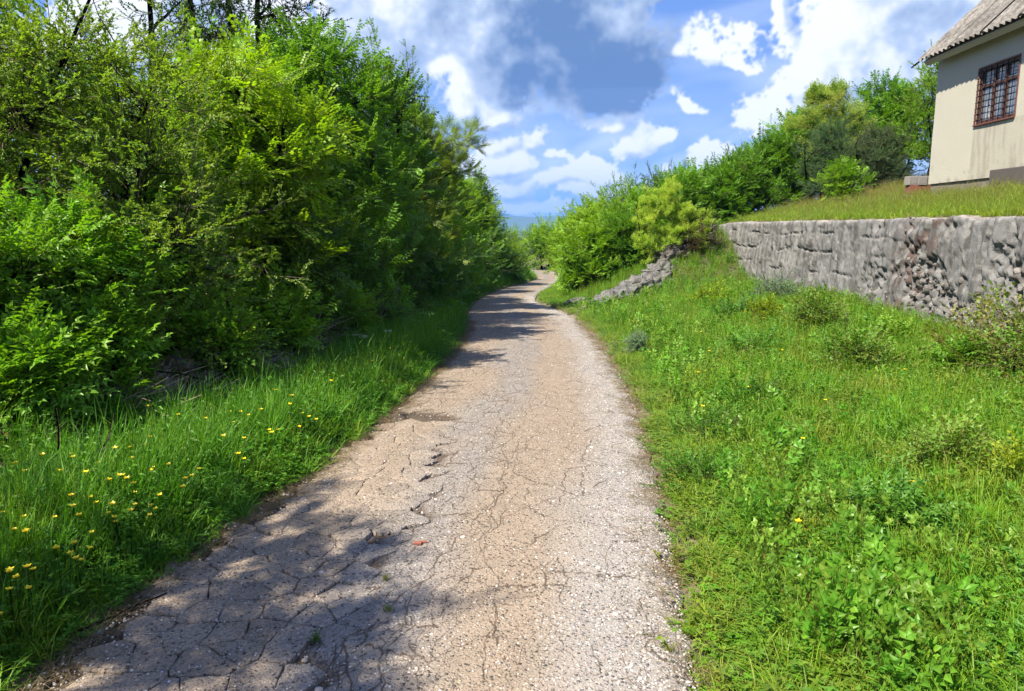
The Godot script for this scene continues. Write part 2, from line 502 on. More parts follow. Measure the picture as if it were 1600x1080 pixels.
func twig(mb: MB, a: Vector3, b: Vector3, r: float, col: Color) -> void:
	var d := (b - a).normalized()
	var s := d.cross(Vector3(0.31, 0.9, 0.27)).normalized() * r
	var t := d.cross(s)
	mb.quad(a + s, a - s * 0.5 + t * 0.87, b - s * 0.2 + t * 0.3, b + s * 0.4, col)
	mb.quad(a - s * 0.5 + t * 0.87, a - s * 0.5 - t * 0.87, b - s * 0.2 - t * 0.3, b - s * 0.2 + t * 0.3, col)
	mb.quad(a - s * 0.5 - t * 0.87, a + s, b + s * 0.4, b - s * 0.2 - t * 0.3, col)

# a shoot along +x, its upper side +y
func sprig(kind: String, seed_: int) -> ArrayMesh:
	rng.seed = seed_
	var mb := MB.new()
	var bark := Color(0.75, 0.42, 0.9)
	match kind:
		"small":     # hawthorn and blackthorn: crowded little leaves
			twig(mb, Vector3.ZERO, Vector3(0.2, 0.02, 0), 0.0022, bark)
			for k in 20:
				var t := rf(0.02, 0.2)
				var a := rf(-1, 1) * 1.3
				leaf(mb, Vector3(t, 0.02 * t, 0), Vector3(0.7, rf(-0.2, 0.7), sin(a) * 1.4), Vector3(rf(-0.5, 0.5), 1, rf(-0.6, 0.6)), rf(0.022, 0.038), rf(0.014, 0.024), jit(Color.WHITE, 0.22), rf(0.1, 0.35))
		"oval":      # dogwood, plum: pointed leaves in pairs
			twig(mb, Vector3.ZERO, Vector3(0.26, 0.03, 0), 0.0028, bark)
			for k in 6:
				var t := 0.03 + 0.042 * k
				for s in [-1.0, 1.0]:
					leaf(mb, Vector3(t, 0.12 * t, 0), Vector3(rf(0.4, 0.9), rf(-0.15, 0.4), s), Vector3(rf(-0.35, 0.35), 1, rf(-0.4, 0.4)), rf(0.045, 0.075), rf(0.024, 0.036), jit(Color.WHITE, 0.2), rf(0.1, 0.3), rf(0.1, 0.35))
			leaf(mb, Vector3(0.25, 0.03, 0), Vector3(1, 0.2, 0), Vector3.UP, 0.06, 0.03, Color(1.1, 1.1, 1))
		"maple":
			twig(mb, Vector3.ZERO, Vector3(0.24, 0.02, 0), 0.0026, bark)
			for k in 5:
				var t := 0.05 + 0.045 * k
				for s in [-1.0, 1.0]:
					lobed(mb, Vector3(t + 0.01, 0.004, s * rf(0.008, 0.02)), Vector3(rf(0.4, 0.9), rf(-0.25, 0.1), s), Vector3(rf(-0.25, 0.25), 1, rf(-0.25, 0.25)), rf(0.035, 0.06), jit(Color.WHITE, 0.18))
			lobed(mb, Vector3(0.24, 0.02, 0), Vector3(1, -0.1, 0), Vector3.UP, 0.05, Color(1.1, 1.1, 1.0))
		"ash":       # feathered leaves: rows of leaflets
			for q in 3:
				var base := Vector3(0.03 * q, 0, 0)
				var dirq := Vector3(1, rf(0.0, 0.4), rf(-0.8, 0.8)).normalized()
				twig(mb, base, base + dirq * 0.2, 0.0016, Color(0.9, 0.9, 0.8))
				var sd := dirq.cross(Vector3.UP).normalized()
				for k in 4:
					for s in [-1.0, 1.0]:
						leaf(mb, base + dirq * (0.06 + 0.036 * k), dirq * 0.7 + sd * s, Vector3(rf(-0.3, 0.3), 1, rf(-0.3, 0.3)), rf(0.045, 0.06), rf(0.014, 0.02), jit(Color.WHITE, 0.18), 0.15, 0.3)
				leaf(mb, base + dirq * 0.2, dirq, Vector3.UP, 0.055, 0.018, Color.WHITE, 0.15, 0.3)
		"blossom":   # foamy pale flower heads among leaflets
			for q in 6:
				var dirq := Vector3(rf(0.3, 1), rf(-0.1, 1.0), rf(-0.9, 0.9)).normalized()
				twig(mb, Vector3.ZERO, dirq * 0.12, 0.0016, Color(0.8, 0.75, 0.5))
				for k in 9:
					var o := dirq * rf(0.07, 0.17) + rv() * 0.03
					leaf(mb, o, rv() + dirq, rv(), rf(0.018, 0.03), rf(0.012, 0.02), jit(Color(1.25, 1.05, 2.6), 0.15), 0.3, 0.2)
			for k in 6:
				leaf(mb, Vector3(rf(0, 0.08), 0, 0), Vector3(rf(0.2, 1), rf(-0.5, 0.1), rf(-1, 1)), Vector3(rf(-0.3, 0.3), 1, rf(-0.3, 0.3)), rf(0.05, 0.07), rf(0.02, 0.028), jit(Color(0.62, 0.8, 0.6), 0.15))
		"needle":    # juniper-dark, fine sprays
			twig(mb, Vector3.ZERO, Vector3(0.16, 0.02, 0), 0.0025, bark)
			for k in 34:
				var t := rf(0.0, 0.16)
				var a := rf(0, TAU)
				leaf(mb, Vector3(t, 0.02 * t, 0), Vector3(0.6, sin(a), cos(a)), Vector3(rf(-1, 1), 1, rf(-1, 1)), rf(0.02, 0.035), rf(0.004, 0.008), jit(Color.WHITE, 0.25), 0.1)
		"bramble":   # three-fingered leaves on an arching cane
			twig(mb, Vector3.ZERO, Vector3(0.25, 0.03, 0), 0.0028, Color(1.4, 0.4, 0.9))
			for k in 6:
				var b := Vector3(0.03 + 0.04 * k, 0.01, 0)
				var s := -1.0 if k % 2 else 1.0
				var o := b + Vector3(0.01, 0.012, s * 0.03)
				for q in 3:
					leaf(mb, o, Vector3(0.5 + rf(-0.2, 0.2), rf(-0.1, 0.2), s * 0.8).rotated(Vector3.UP, (q - 1) * 0.95), Vector3(rf(-0.4, 0.4), 1, rf(-0.4, 0.4)), rf(0.032, 0.05), rf(0.022, 0.03), jit(Color.WHITE, 0.25), 0.12, 0.2)
	return mb.mesh(M.leaf_dull if kind == "needle" else M.leaf)

func blade(mb: MB, at: Vector3, lean: Vector3, length: float, width: float, col: Color, bend := 0.5) -> void:
	var side := Vector3(lean.z, 0, -lean.x).normalized() if Vector2(lean.x, lean.z).length() > 0.01 else Vector3.RIGHT
	side = side.rotated(Vector3.UP, rf(-0.9, 0.9)) * width * 0.5
	var up := (Vector3.UP + lean * 0.35).normalized()
	var p1 := at + up * length * 0.45
	var p2 := p1 + (up + lean * bend).normalized() * length * 0.33
	var p3 := p2 + (up * 0.6 + lean * bend * 2.2).normalized() * length * 0.25
	mb.quad(at - side * 0.8, at + side * 0.8, p1 + side, p1 - side, col)
	mb.quad(p1 - side, p1 + side, p2 + side * 0.75, p2 - side * 0.75, col)
	mb.tri(p2 - side * 0.75, p2 + side * 0.75, p3, col)

func flat_dir() -> Vector3:
	var a := rf(0, TAU)
	return Vector3(cos(a), 0, sin(a))

func tuft(kind: String, seed_: int) -> ArrayMesh:
	rng.seed = seed_
	var mb := MB.new()
	match kind:
		"tall":
			for k in 18:
				blade(mb, flat_dir() * rf(0, 0.05), flat_dir() * rf(0.1, 0.9), rf(0.14, 0.34), rf(0.0025, 0.005), jit(Color.WHITE, 0.25), rf(0.2, 0.8))
			for k in 2:
				blade(mb, flat_dir() * rf(0, 0.05), flat_dir() * rf(0.4, 1.2), rf(0.12, 0.25), 0.003, Color(2.2, 1.15, 2.5), rf(0.5, 1.2))
		"seedy":     # flowering grass stems
			for k in 10:
				blade(mb, flat_dir() * rf(0, 0.05), flat_dir() * rf(0.1, 0.8), rf(0.1, 0.25), rf(0.0025, 0.0045), jit(Color.WHITE, 0.25), rf(0.2, 0.8))
			for k in 4:
				var a := flat_dir() * rf(0, 0.05)
				var b := a + Vector3(rf(-0.06, 0.06), rf(0.26, 0.42), rf(-0.06, 0.06))
				twig(mb, a, b, 0.001, Color(1.4, 1.05, 1.5))
				for q in 9:
					leaf(mb, b - (b - a).normalized() * rf(0, 0.08), Vector3(rf(-1, 1), rf(0.6, 2), rf(-1, 1)), rv(), rf(0.012, 0.02), 0.004, jit(Color(1.9, 1.05, 2.2), 0.2))
		"short":
			for k in 24:
				blade(mb, flat_dir() * rf(0, 0.065), flat_dir() * rf(0.2, 1.3), rf(0.05, 0.13), rf(0.002, 0.004), jit(Color.WHITE, 0.28), rf(0.3, 1.0))
		"clover":
			for k in 9:
				var b := flat_dir() * rf(0, 0.06) + Vector3(0, rf(0.03, 0.1), 0)
				twig(mb, Vector3(b.x * 0.5, 0, b.z * 0.5), b, 0.0008, Color(0.9, 0.9, 0.9))
				var t := rf(0, TAU)
				var tone := jit(Color.WHITE, 0.2)
				for q in 3:
					var dq := Vector3(cos(t + q * TAU / 3), rf(-0.1, 0.25), sin(t + q * TAU / 3))
					leaf(mb, b, dq, Vector3(rf(-0.2, 0.2), 1, rf(-0.2, 0.2)), rf(0.014, 0.022), rf(0.013, 0.019), tone, 0.15, 0.0)
		"herb":      # leafy little stems
			for k in 5:
				var b := flat_dir() * rf(0, 0.06)
				var t := b + Vector3(rf(-0.05, 0.05), rf(0.09, 0.2), rf(-0.05, 0.05))
				twig(mb, b, t, 0.0012, Color(1.0, 0.8, 0.8))
				for q in 9:
					var w := rf(0.2, 1.0)
					leaf(mb, b.lerp(t, w), flat_dir() + Vector3(0, rf(-0.1, 0.7), 0), Vector3(rf(-0.4, 0.4), 1, rf(-0.4, 0.4)), rf(0.018, 0.036), rf(0.007, 0.014), jit(Color.WHITE, 0.22))
		"feather":   # yarrow and carrot: fine divided leaves
			for k in 8:
				var d := flat_dir()
				var a := d * rf(0, 0.03)
				var b := a + d * rf(0.05, 0.1) + Vector3(0, rf(0.05, 0.12), 0)
				var sd := d.cross(Vector3.UP)
				var tone := jit(Color.WHITE, 0.2)
				for q in 7:
					for s in [-1.0, 1.0]:
						leaf(mb, a.lerp(b, 0.25 + 0.11 * q), d * 0.6 + sd * s + Vector3(0, 0.2, 0), Vector3.UP, 0.02 - 0.0015 * q, 0.004, tone, 0.1)
		"straw":
			for k in 12:
				var d := flat_dir()
				var a := d * rf(0, 0.06) + Vector3(0, 0.006, 0)
				twig(mb, a, a + d.rotated(Vector3.UP, rf(-1.5, 1.5)) * rf(0.05, 0.16) + Vector3(0, rf(0.0, 0.05), 0), 0.0012, jit(Color.WHITE, 0.25))
		"litter":    # dead leaves
			for k in 9:
				leaf(mb, flat_dir() * rf(0, 0.1) + Vector3(0, rf(0.004, 0.02), 0), flat_dir() + Vector3(0, rf(-0.1, 0.3), 0), Vector3(rf(-0.5, 0.5), 1, rf(-0.5, 0.5)), rf(0.03, 0.055), rf(0.018, 0.03), jit(Color.WHITE, 0.35), rf(-0.3, 0.4), rf(-0.2, 0.3))
	return mb.mesh(M.grass)

# ------------------------------------------------------------------ trees and shrubs
# o: name, label, category, group, at, stems [[dx, dz]], r, lumps [[x, y, z, rx, ry, rz]], nb, nt, ns, size, mesh, col, vary, shoots
func tree(o: Dictionary) -> Node3D:
	rng.seed = hash(o.label)
	var root := thing(o.name, o.label, o.category, o.at, o.get("group", ""))
	var wood := MB.new()
	var twigs := MB.new()
	var bark: Color = o.get("bark", Color(0.11, 0.09, 0.07))
	var lumps: Array = o.lumps
	var stems: Array = o.get("stems", [[0.0, 0.0]])
	var r0: float = o.get("r", 0.05)
	var size: float = o.get("size", 1.0)
	var col: Color = o.col
	var col2: Color = o.get("col2", col)
	var vary: float = o.get("vary", 0.25)
	var upward: float = o.get("upward", 0.25)
	var where: Array[Transform3D] = []
	var tint := PackedColorArray()
	var crown_top := 0.0
	for L in lumps: crown_top = maxf(crown_top, L[1])
	# stems: from the foot up to the height of the highest clumps near them
	var stem_pts := []
	for s in stems:
		var tip := Vector3(s[0] * 2.2, crown_top * rf(0.8, 0.95), s[1] * 2.2)
		if s.size() > 2: tip = Vector3(s[2], s[3], s[4])
		var pts := []
		var rad := []
		var foot := Vector3(s[0], -0.12, s[1])
		var bow := Vector3(rf(-0.18, 0.18), 0, rf(-0.18, 0.18))
		for k in 9:
			var t := k / 8.0
			pts.append(foot.lerp(tip, t) + bow * sin(t * PI) + Vector3(rf(-1, 1), 0, rf(-1, 1)) * 0.025 * crown_top * 0.4)
			rad.append(r0 * (1.0 - 0.8 * t) * (1.25 if k == 0 else 1.0))
		wood.tube(pts, rad, 7, bark)
		stem_pts.append([pts, rad])
	for L in lumps:
		var c := Vector3(L[0], L[1], L[2])
		var R := Vector3(L[3], L[4], L[5])
		# limb from the nearest stem point below the clump
		var best := Vector3.ZERO
		var br := r0 * 0.4
		var bd := 1e9
		for s in stem_pts:
			for k in range(1, 8):
				var p: Vector3 = s[0][k]
				var dd := p.distance_to(c) + (2.0 if p.y > c.y - 0.1 else 0.0)
				if dd < bd:
					bd = dd; best = p; br = float(s[1][k]) * 0.75
		var lp := []
		var lr := []
		var start_low := c - Vector3(0, R.y * 0.35, 0)
		for k in 5:
			var t := k / 4.0
			lp.append(best.lerp(c, t) + Vector3(rf(-1, 1), -sin(t * PI) * 0.3, rf(-1, 1)) * 0.05 * bd)
			lr.append(lerpf(br, 0.009 * size + 0.003, t))
		wood.tube(lp, lr, 5, bark)
		var nb: int = o.nb
		var tone := jit(col.lerp(col2, rng.randf()), vary * 0.5)
		for k in nb:
			var yy := 1.0 - 2.0 * (k + 0.5) / nb
			if yy < -0.35 and rng.randf() < 0.45: continue
			var a := k * 2.39996 + rf(-0.4, 0.4)
			var hr := sqrt(maxf(0.0, 1.0 - yy * yy))
			var u := Vector3(cos(a) * hr, yy, sin(a) * hr) + rv() * 0.18
			var reach := rf(0.7, 1.12)
			if rng.randf() < 0.12: reach *= 1.22
			var e := c + u * R * reach
			var b0 := c.lerp(start_low, rf(0, 0.8)) + u * R * 0.08
			var m := b0.lerp(e, 0.5) + Vector3(0, upward * 0.25 * R.y, 0)
			var pts := []
			for q in 4:
				var t := q / 3.0
				pts.append(b0.lerp(m, t).lerp(m.lerp(e, t), t))
			twigs.tube(pts, [0.007 * size, 0.0055 * size, 0.004 * size, 0.002 * size], 3, bark)
			var btone := jit(tone, vary * 0.6)
			var nt: int = o.nt
			for q in nt:
				var t := lerpf(0.25, 1.0, (q + rng.randf()) / nt)
				var p := b0.lerp(m, t).lerp(m.lerp(e, t), t)
				var along := (e - b0).normalized()
				var side := along.cross(Vector3.UP + rv() * 0.6).normalized() * (1.0 if q % 2 else -1.0)
				var dir := (along * rf(0.4, 1.0) + side * rf(0.3, 1.1) + Vector3(0, upward * rf(0.0, 1.0), 0) + rv() * 0.25).normalized()
				if q == nt - 1: dir = (along + Vector3(0, upward, 0) + rv() * 0.2).normalized(); p = e
				var ln := (R.x + R.y + R.z) / 3.0 * rf(0.18, 0.42)
				var tip := p + dir * ln
				twig(twigs_flat, p, tip, 0.003 * size, bark)
				var ns: int = o.ns
				for w in ns:
					var f := (w + rng.randf()) / ns
					var sd := (dir + rv() * 0.75).normalized()
					var up := (Vector3.UP + rv() * 0.55)
					var z := sd.cross(up).normalized()
					var y := z.cross(sd)
					var k2 := size * rf(0.7, 1.25)
					where.append(Transform3D(Basis(sd * k2, y * k2, z * k2), p.lerp(tip, f) + rv() * 0.03 * size))
					tint.append(jit(btone, vary * 0.5))
	# long upright shoots standing out of the crown
	for s in o.get("shoots", []):
		var p := Vector3(s[0], s[1], s[2])
		var q := p + Vector3(rf(-0.25, 0.25), s[3], rf(-0.25, 0.25))
		var mid := p.lerp(q, 0.5) + rv() * 0.08
		twigs.tube([p - Vector3(0, 0.5, 0), p, mid, q], [0.009, 0.007, 0.005, 0.002], 3, bark)
		var n := int(float(s[3]) * float(o.get("shoot_density", 22.0)) / size)
		for k in n:
			var t := rf(0.0, 1.0)
			var sd := (Vector3(rf(-1, 1), rf(0.3, 1.4), rf(-1, 1))).normalized()
			var z := sd.cross(Vector3.UP + rv() * 0.4).normalized()
			var y := z.cross(sd)
			var k2 := size * rf(0.6, 1.0) * (1.0 - 0.35 * t)
			where.append(Transform3D(Basis(sd * k2, y * k2, z * k2), p.lerp(mid, t).lerp(mid.lerp(q, t), t)))
			tint.append(jit(col, vary * 0.6))
	part("trunk", wood.mesh(M.bark), root)
	var crown := copies("crown", o.mesh, where, tint, root)
	var tw := MeshInstance3D.new()
	tw.name = "branches"
	tw.mesh = twigs.mesh(M.twig)
	tw.set_meta("kind", "stuff")
	root.add_child(tw, true)
	var tf := MeshInstance3D.new()
	tf.name = "twigs"
	tf.mesh = twigs_flat.mesh(M.twig)
	tf.set_meta("kind", "stuff")
	root.add_child(tf, true)
	crown.set_meta("kind", "stuff")
	twigs_flat = MB.new()
	sprigs_made += where.size()
	return root
var twigs_flat := MB.new()
var sprigs_made := 0

func clumps(h: float, w: float, depth: float, low: float, n: int, seed_: int, taper := 0.5) -> Array:
	# clumps that together fill a crown of height h, width w (x) and depth (z), from height low upwards
	rng.seed = seed_
	var out := []
	for k in n:
		var t := (k + rf(0.2, 0.8)) / n
		var y := lerpf(low, h, pow(t, 0.9))
		var narrow := 1.0 - taper * pow(t, 1.6)
		var a := k * 2.4 + rf(-0.5, 0.5)
		var off := rf(0.35, 0.75) if k < n - 2 else rf(0.0, 0.3)
		var r := minf(w, depth) * 0.5 * rf(0.42, 0.62) * (0.72 + 0.28 * narrow)
		out.append([cos(a) * w * 0.5 * off * narrow, y - r * 0.35, sin(a) * depth * 0.5 * off * narrow, r * rf(0.9, 1.2), r * rf(0.7, 0.95), r * rf(0.9, 1.2)])
	return out

# ------------------------------------------------------------------ ground and road
func build_ground() -> void:
	var left := [3000.0, 1200.0, 500.0, 200.0, 90.0, 45.0, 25.0, 15.0, 10.0, 7.0, 5.0, 4.0, 3.2, 2.7, 2.3, 2.05, 1.8, 1.6, 1.4, 1.2, 1.0, 0.8, 0.6, 0.45, 0.32, 0.22, 0.14, 0.07, 0.0]
	var right := [0.0, 0.07, 0.14, 0.22, 0.32, 0.45, 0.6, 0.8, 1.0, 1.25, 1.5, 1.75, 2.0, 2.25, 2.5, 2.75, 3.0, 3.25, 3.5, 3.75, 4.0, 4.25, 4.5, 4.75, 5.0, 5.3, 5.6, 6.0, 7.0, 9.0, 14.0, 25.0, 60.0, 200.0, 600.0, 1500.0, 3000.0]
	var rows := []
	var d := -400.0
	while d < 4000.0:
		rows.append(d)
		if d < -12.0: d += maxf(2.0, -d * 0.3)
		elif d < 1.0: d += 0.5
		elif d < 14.0: d += 0.16
		elif d < 30.0: d += 0.3
		elif d < 75.0: d += 1.0
		else: d *= 1.25
	var mb := MB.new()
	var cols := left.size() + right.size()
	for r in rows:
		var l := xl(r)
		var q := xr(r)
		for k in cols:
			var x: float = l - left[k] if k < left.size() else q + right[k - left.size()]
			mb.v.append(Vector3(x, ground_y(x, r), -r))
			var n := nz.get_noise_2d(x * 14.0, r * 14.0) * 0.5 + 0.5
			var c := Color(0.15, 0.125, 0.07).lerp(Color(0.21, 0.165, 0.1), n)
			if x < l:
				c = c.lerp(Color(0.3, 0.235, 0.165), 1.0 - ss(0.02, 0.16 + 0.12 * n, l - x))
				c = c.lerp(Color(0.17, 0.13, 0.085).lerp(Color(0.23, 0.175, 0.115), n), ss(1.0, 1.4, l - x))
			elif x > q:
				c = c.lerp(Color(0.3, 0.26, 0.2), 1.0 - ss(0.02, 0.2 + 0.15 * n, x - q))
			if r > 70.0: c = Color(0.1, 0.14, 0.05)
			mb.c.append(c)
	for j in rows.size() - 1:
		for k in cols - 1:
			var a := j * cols + k
			mb.i.append_array(PackedInt32Array([a, a + cols, a + cols + 1, a, a + cols + 1, a + 1]))
	structure("ground", mb.mesh(M.soil, true), "grassy verge and hedge-bank soil either side of the lane", "ground")
	# the lawn behind the wall
	mb = MB.new()
	var xs := [5.9, 6.1, 6.4, 6.8, 7.2, 7.6, 8.0, 8.5, 9.0, 10.0, 11.0, 12.0, 14.0, 18.0, 25.0, 40.0, 70.0]
	rows = []
	d = -10.0
	while d <= 75.0:
		rows.append(d); d += 0.5
	for r in rows:
		for x in xs:
			mb.v.append(Vector3(x, terrace_y(x, r) + (-0.02 if x < 6.0 else 0.0), -r))
			mb.c.append(Color(0.15, 0.125, 0.07).lerp(Color(0.21, 0.165, 0.1), nz.get_noise_2d(x * 10.0, r * 10.0) * 0.5 + 0.5))
	for j in rows.size() - 1:
		for k in xs.size() - 1:
			var a: int = j * xs.size() + k
			var w: int = xs.size()
			mb.i.append_array(PackedInt32Array([a, a + w, a + w + 1, a, a + w + 1, a + 1]))
	structure("terrace_ground", mb.mesh(M.soil, true), "raised lawn terrace behind the concrete retaining wall", "ground")

func road_mat() -> void:
	# aggregate: chips of pale stone set in binder, one tile is 1.4 m
	rng.seed = 77
	var S := 1024
	var f := FastNoiseLite.new()
	f.seed = 4; f.frequency = 0.09; f.fractal_octaves = 3
	var base: Image = f.get_seamless_image(S, S, false, false, 0.1)
	base.convert(Image.FORMAT_L8)
	var src := base.get_data()
	var col := PackedByteArray(); col.resize(S * S * 3)
	var hgt := PackedByteArray(); hgt.resize(S * S)
	for k in S * S:
		var g := 150 + int(src[k] * 0.24)
		col[k * 3] = g; col[k * 3 + 1] = g - 2; col[k * 3 + 2] = g - 5
		hgt[k] = 40 + int(src[k] * 0.18)
	for k in 26000:
		var x := rng.randi() % S
		var y := rng.randi() % S
		var r := 1 + int(pow(rng.randf(), 3.0) * 5.5)
		var sq := rf(0.6, 1.0)
		var an := rf(0, PI)
		var tone := rf(0.68, 1.0)
		var warm := rf(-6, 10)
		if rng.randf() < 0.25: tone = rf(0.42, 0.6)
		var ca := cos(an); var sa := sin(an)
		for j in range(-r, r + 1):
			for i in range(-r, r + 1):
				var u := i * ca + j * sa
				var w := (j * ca - i * sa) / sq
				var q := (u * u + w * w) / float(r * r + 0.2)
				if q > 1.0: continue
				var at := ((y + j + S) % S) * S + (x + i + S) % S
				var g := clampi(int(228.0 * tone), 0, 255)
				col[at * 3] = clampi(g + int(warm), 0, 255); col[at * 3 + 1] = g; col[at * 3 + 2] = clampi(g - int(warm), 0, 255)
				hgt[at] = clampi(80 + int((1.0 - q) * 30.0 * r), 0, 255)
	var ci := Image.create_from_data(S, S, false, Image.FORMAT_RGB8, col)
	var hi := Image.create_from_data(S, S, false, Image.FORMAT_L8, hgt)
	# crack map: one sheet is the lane's width by 12 m
	var W := 1024
	var H := 2048
	var cr := Image.create(W, H, false, Image.FORMAT_RGBA8)
	cr.fill(Color(0.2, 0.16, 0.12, 0.0))
	for n in [[0.0, 0.5, 38.0, 0.3], [0.0, 0.6, 95.0, 0.3], [0.4, 1.02, 66.0, 0.66], [0.3, 1.02, 150.0, 0.35]]:
		var cell: float = n[2]
		var cells := voronoi(Vector2(n[0] * W, 0), Vector2(cell, cell * 0.66), int(W * (n[1] - n[0]) / cell) + 1, int(H / (cell * 0.66)) + 1)
		for c in cells:
			var ring: Array = c[1]
			for q in ring.size():
				var s: Vector2 = ring[q]
				var e: Vector2 = ring[(q + 1) % ring.size()]
				if s.x > e.x: continue      # each edge belongs to two cells
				if rng.randf() > float(n[3]): crack(cr, s, e, 0.35 + 1.5 * pow(rng.randf(), 2.0))
	for n in 11:      # long cracks that follow the lane
		var p := Vector2(rf(0.2, 0.95) * W, rf(0, H))
		var w := rf(0.5, 1.3)
		for k in int(rf(10, 40)):
			var q := p + Vector2(rf(-16, 16), rf(12, 26))
			crack(cr, p, q, w)
			if rng.randf() < 0.3: crack(cr, q, q + Vector2(rf(-60, 60), rf(-14, 14)), w * 0.6)
			p = q
	var m := solid(Color.WHITE, 0.95, true)
	m.albedo_texture = ImageTexture.create_from_image(ci)
	m.heightmap_enabled = true
	m.heightmap_texture = ImageTexture.create_from_image(hi)
	m.heightmap_scale = 0.9
	M.asphalt = m.duplicate()
	m.detail_enabled = true
	m.detail_albedo = ImageTexture.create_from_image(cr)
	m.detail_uv_layer = BaseMaterial3D.DETAIL_UV_2
	m.detail_blend_mode = BaseMaterial3D.BLEND_MODE_MIX
	M.road = m

func voronoi(origin: Vector2, cell: Vector2, ni: int, nj: int) -> Array:
	# [middle, ring] of the cells round points strewn on a grid
	var pts := []
	for j in nj:
		for i in ni: pts.append(origin + Vector2((i + rf(0.02, 0.98)) * cell.x, (j + rf(0.02, 0.98)) * cell.y))
	var out := []
	for j in nj:
		for i in ni:
			var c: Vector2 = pts[j * ni + i]
			var ring := [c + cell * Vector2(-1.6, -1.6), c + cell * Vector2(1.6, -1.6), c + cell * Vector2(1.6, 1.6), c + cell * Vector2(-1.6, 1.6)]
			for b in range(maxi(0, j - 2), mini(nj, j + 3)):
				for a in range(maxi(0, i - 2), mini(ni, i + 3)):
					if a == i and b == j: continue
					var o: Vector2 = pts[b * ni + a]
					var m := (c + o) * 0.5
					var d := o - c
					var cut := []
					for q in ring.size():
						var s: Vector2 = ring[q]
						var e: Vector2 = ring[(q + 1) % ring.size()]
						var ds := (s - m).dot(d)
						var de := (e - m).dot(d)
						if ds <= 0.0: cut.append(s)
						if (ds < 0.0 and de > 0.0) or (ds > 0.0 and de < 0.0): cut.append(s.lerp(e, ds / (ds - de)))
					ring = cut
			if ring.size() > 2: out.append([c, ring])
	return out

func crack(im: Image, a: Vector2, b: Vector2, w: float) -> void:
	var n := maxi(2, int(a.distance_to(b) / 6.0))
	var p := a
	for k in n:
		var q := a.lerp(b, (k + 1.0) / n) + (Vector2(rf(-2.5, 2.5), rf(-2.5, 2.5)) if k < n - 1 else Vector2.ZERO)
		var steps := int(p.distance_to(q)) + 1
		var ww := w * rf(0.6, 1.3)
		for s in steps:
			var c := p.lerp(q, float(s) / steps)
			var r := int(ceil(ww))
			for j in range(-r, r + 1):
				for i in range(-r, r + 1):
					var e := ww - Vector2(i, j).length() + 0.4
					if e <= 0.0: continue
					var x := posmod(int(c.x) + i, im.get_width())
					var y := posmod(int(c.y) + j, im.get_height())
					if int(c.x) + i != x: continue
					var al := minf(0.85, e)
					if im.get_pixel(x, y).a < al: im.set_pixel(x, y, Color(0.25, 0.2, 0.15, al))
		p = q

func road_color(x: float, d: float) -> Color:
	var s := (x - xl(d)) / (xr(d) - xl(d))
	s += nz.get_noise_2d(x * 6.0, d * 2.0) * 0.12
	var tan_ := Color(0.47, 0.385, 0.295)
	var grey := Color(0.415, 0.385, 0.355)
	var pale := Color(0.49, 0.465, 0.435)
	var c := tan_.lerp(grey, ss(0.22, 0.4, s)).lerp(tan_ * 0.98, ss(0.46, 0.6, s)).lerp(pale, ss(0.7, 0.9, s))
	var n := nz.get_noise_2d(x * 22.0 + 50.0, d * 9.0)
	c = c.lerp(Color(0.47, 0.38, 0.29), clampf(n * 0.6, 0.0, 0.5) * (1.0 - ss(0.6, 0.85, s)))
	return c * (1.0 + nz.get_noise_2d(x * 60.0, d * 60.0) * 0.16)

func broken(x: float, d: float) -> float:      # how far inside the shattered strip along the left edge
	var s := (x - xl(d)) / (xr(d) - xl(d))
	return minf(0.43 + 0.1 * nz.get_noise_2d(d * 20.0, 3.0) - s - 0.05 * maxf(0.0, d - 3.6), 1.0)

func road_h(x: float, d: float) -> float:
	var s := clampf((x - xl(d)) / (xr(d) - xl(d)), 0.0, 1.0)
	return road_y(d) + 0.022 * (1.0 - pow(absf(s - 0.5) * 2.0, 2.0)) + nz.get_noise_2d(x * 12.0, d * 8.0) * 0.012 + nz.get_noise_2d(x * 45.0, d * 45.0) * 0.004

func build_road() -> void:
	road_mat()
	var mb := MB.new()
	var rows := []
	var d := -5.0
	while d < 75.0:
		rows.append(d)
		d += 0.4 if d < 1.6 else (0.055 if d < 9.0 else (0.14 if d < 24.0 else 0.5))
	var N := 44
	for r in rows:
		var l := xl(r) + nz.get_noise_2d(r * 30.0, 11.0) * 0.06 + nz.get_noise_2d(r * 120.0, 5.0) * 0.025
		var q := xr(r) + nz.get_noise_2d(r * 30.0, 71.0) * 0.06 + nz.get_noise_2d(r * 130.0, 25.0) * 0.03
		for k in N + 1:
			var s := k / float(N)
			var x := lerpf(l, q, s)
			var y := road_h(x, r)
			if k == 0 or k == N: y -= 0.045
			var b := broken(x, r)
			var c := road_color(x, r)
			if r < 6.6 and b > 0.0:
				y -= 0.02 * ss(0.0, 0.035, b)
				c = c.lerp(Color(0.15, 0.11, 0.075), ss(0.0, 0.03, b))
			mb.v.append(Vector3(x, y, -r))
			mb.c.append(c)
			mb.uv.append(Vector2(x, r) / 1.4)
			mb.uv2.append(Vector2(s, (r - 2.0) / 12.0))
	for j in rows.size() - 1:
		for k in N:
			var a: int = j * (N + 1) + k
			mb.i.append_array(PackedInt32Array([a, a + N + 1, a + N + 2, a, a + N + 2, a + 1]))
	var road := structure("road", mb.mesh(M.road, true), "narrow cracked asphalt lane curving away between hedge and slope", "road")
	# loose plates of the shattered strip, each its own piece
	rng.seed = 91
	for c in voronoi(Vector2(-2.1, 1.9), Vector2(0.15, 0.17), 12, 27):
		var cen := Vector2.ZERO
		for q in c[1]: cen += q / float(c[1].size())
		if cen.y > 6.2 or broken(cen.x, cen.y) < 0.02 or cen.x < xl(cen.y) + 0.05: continue
		plate(road, c[1], cen)

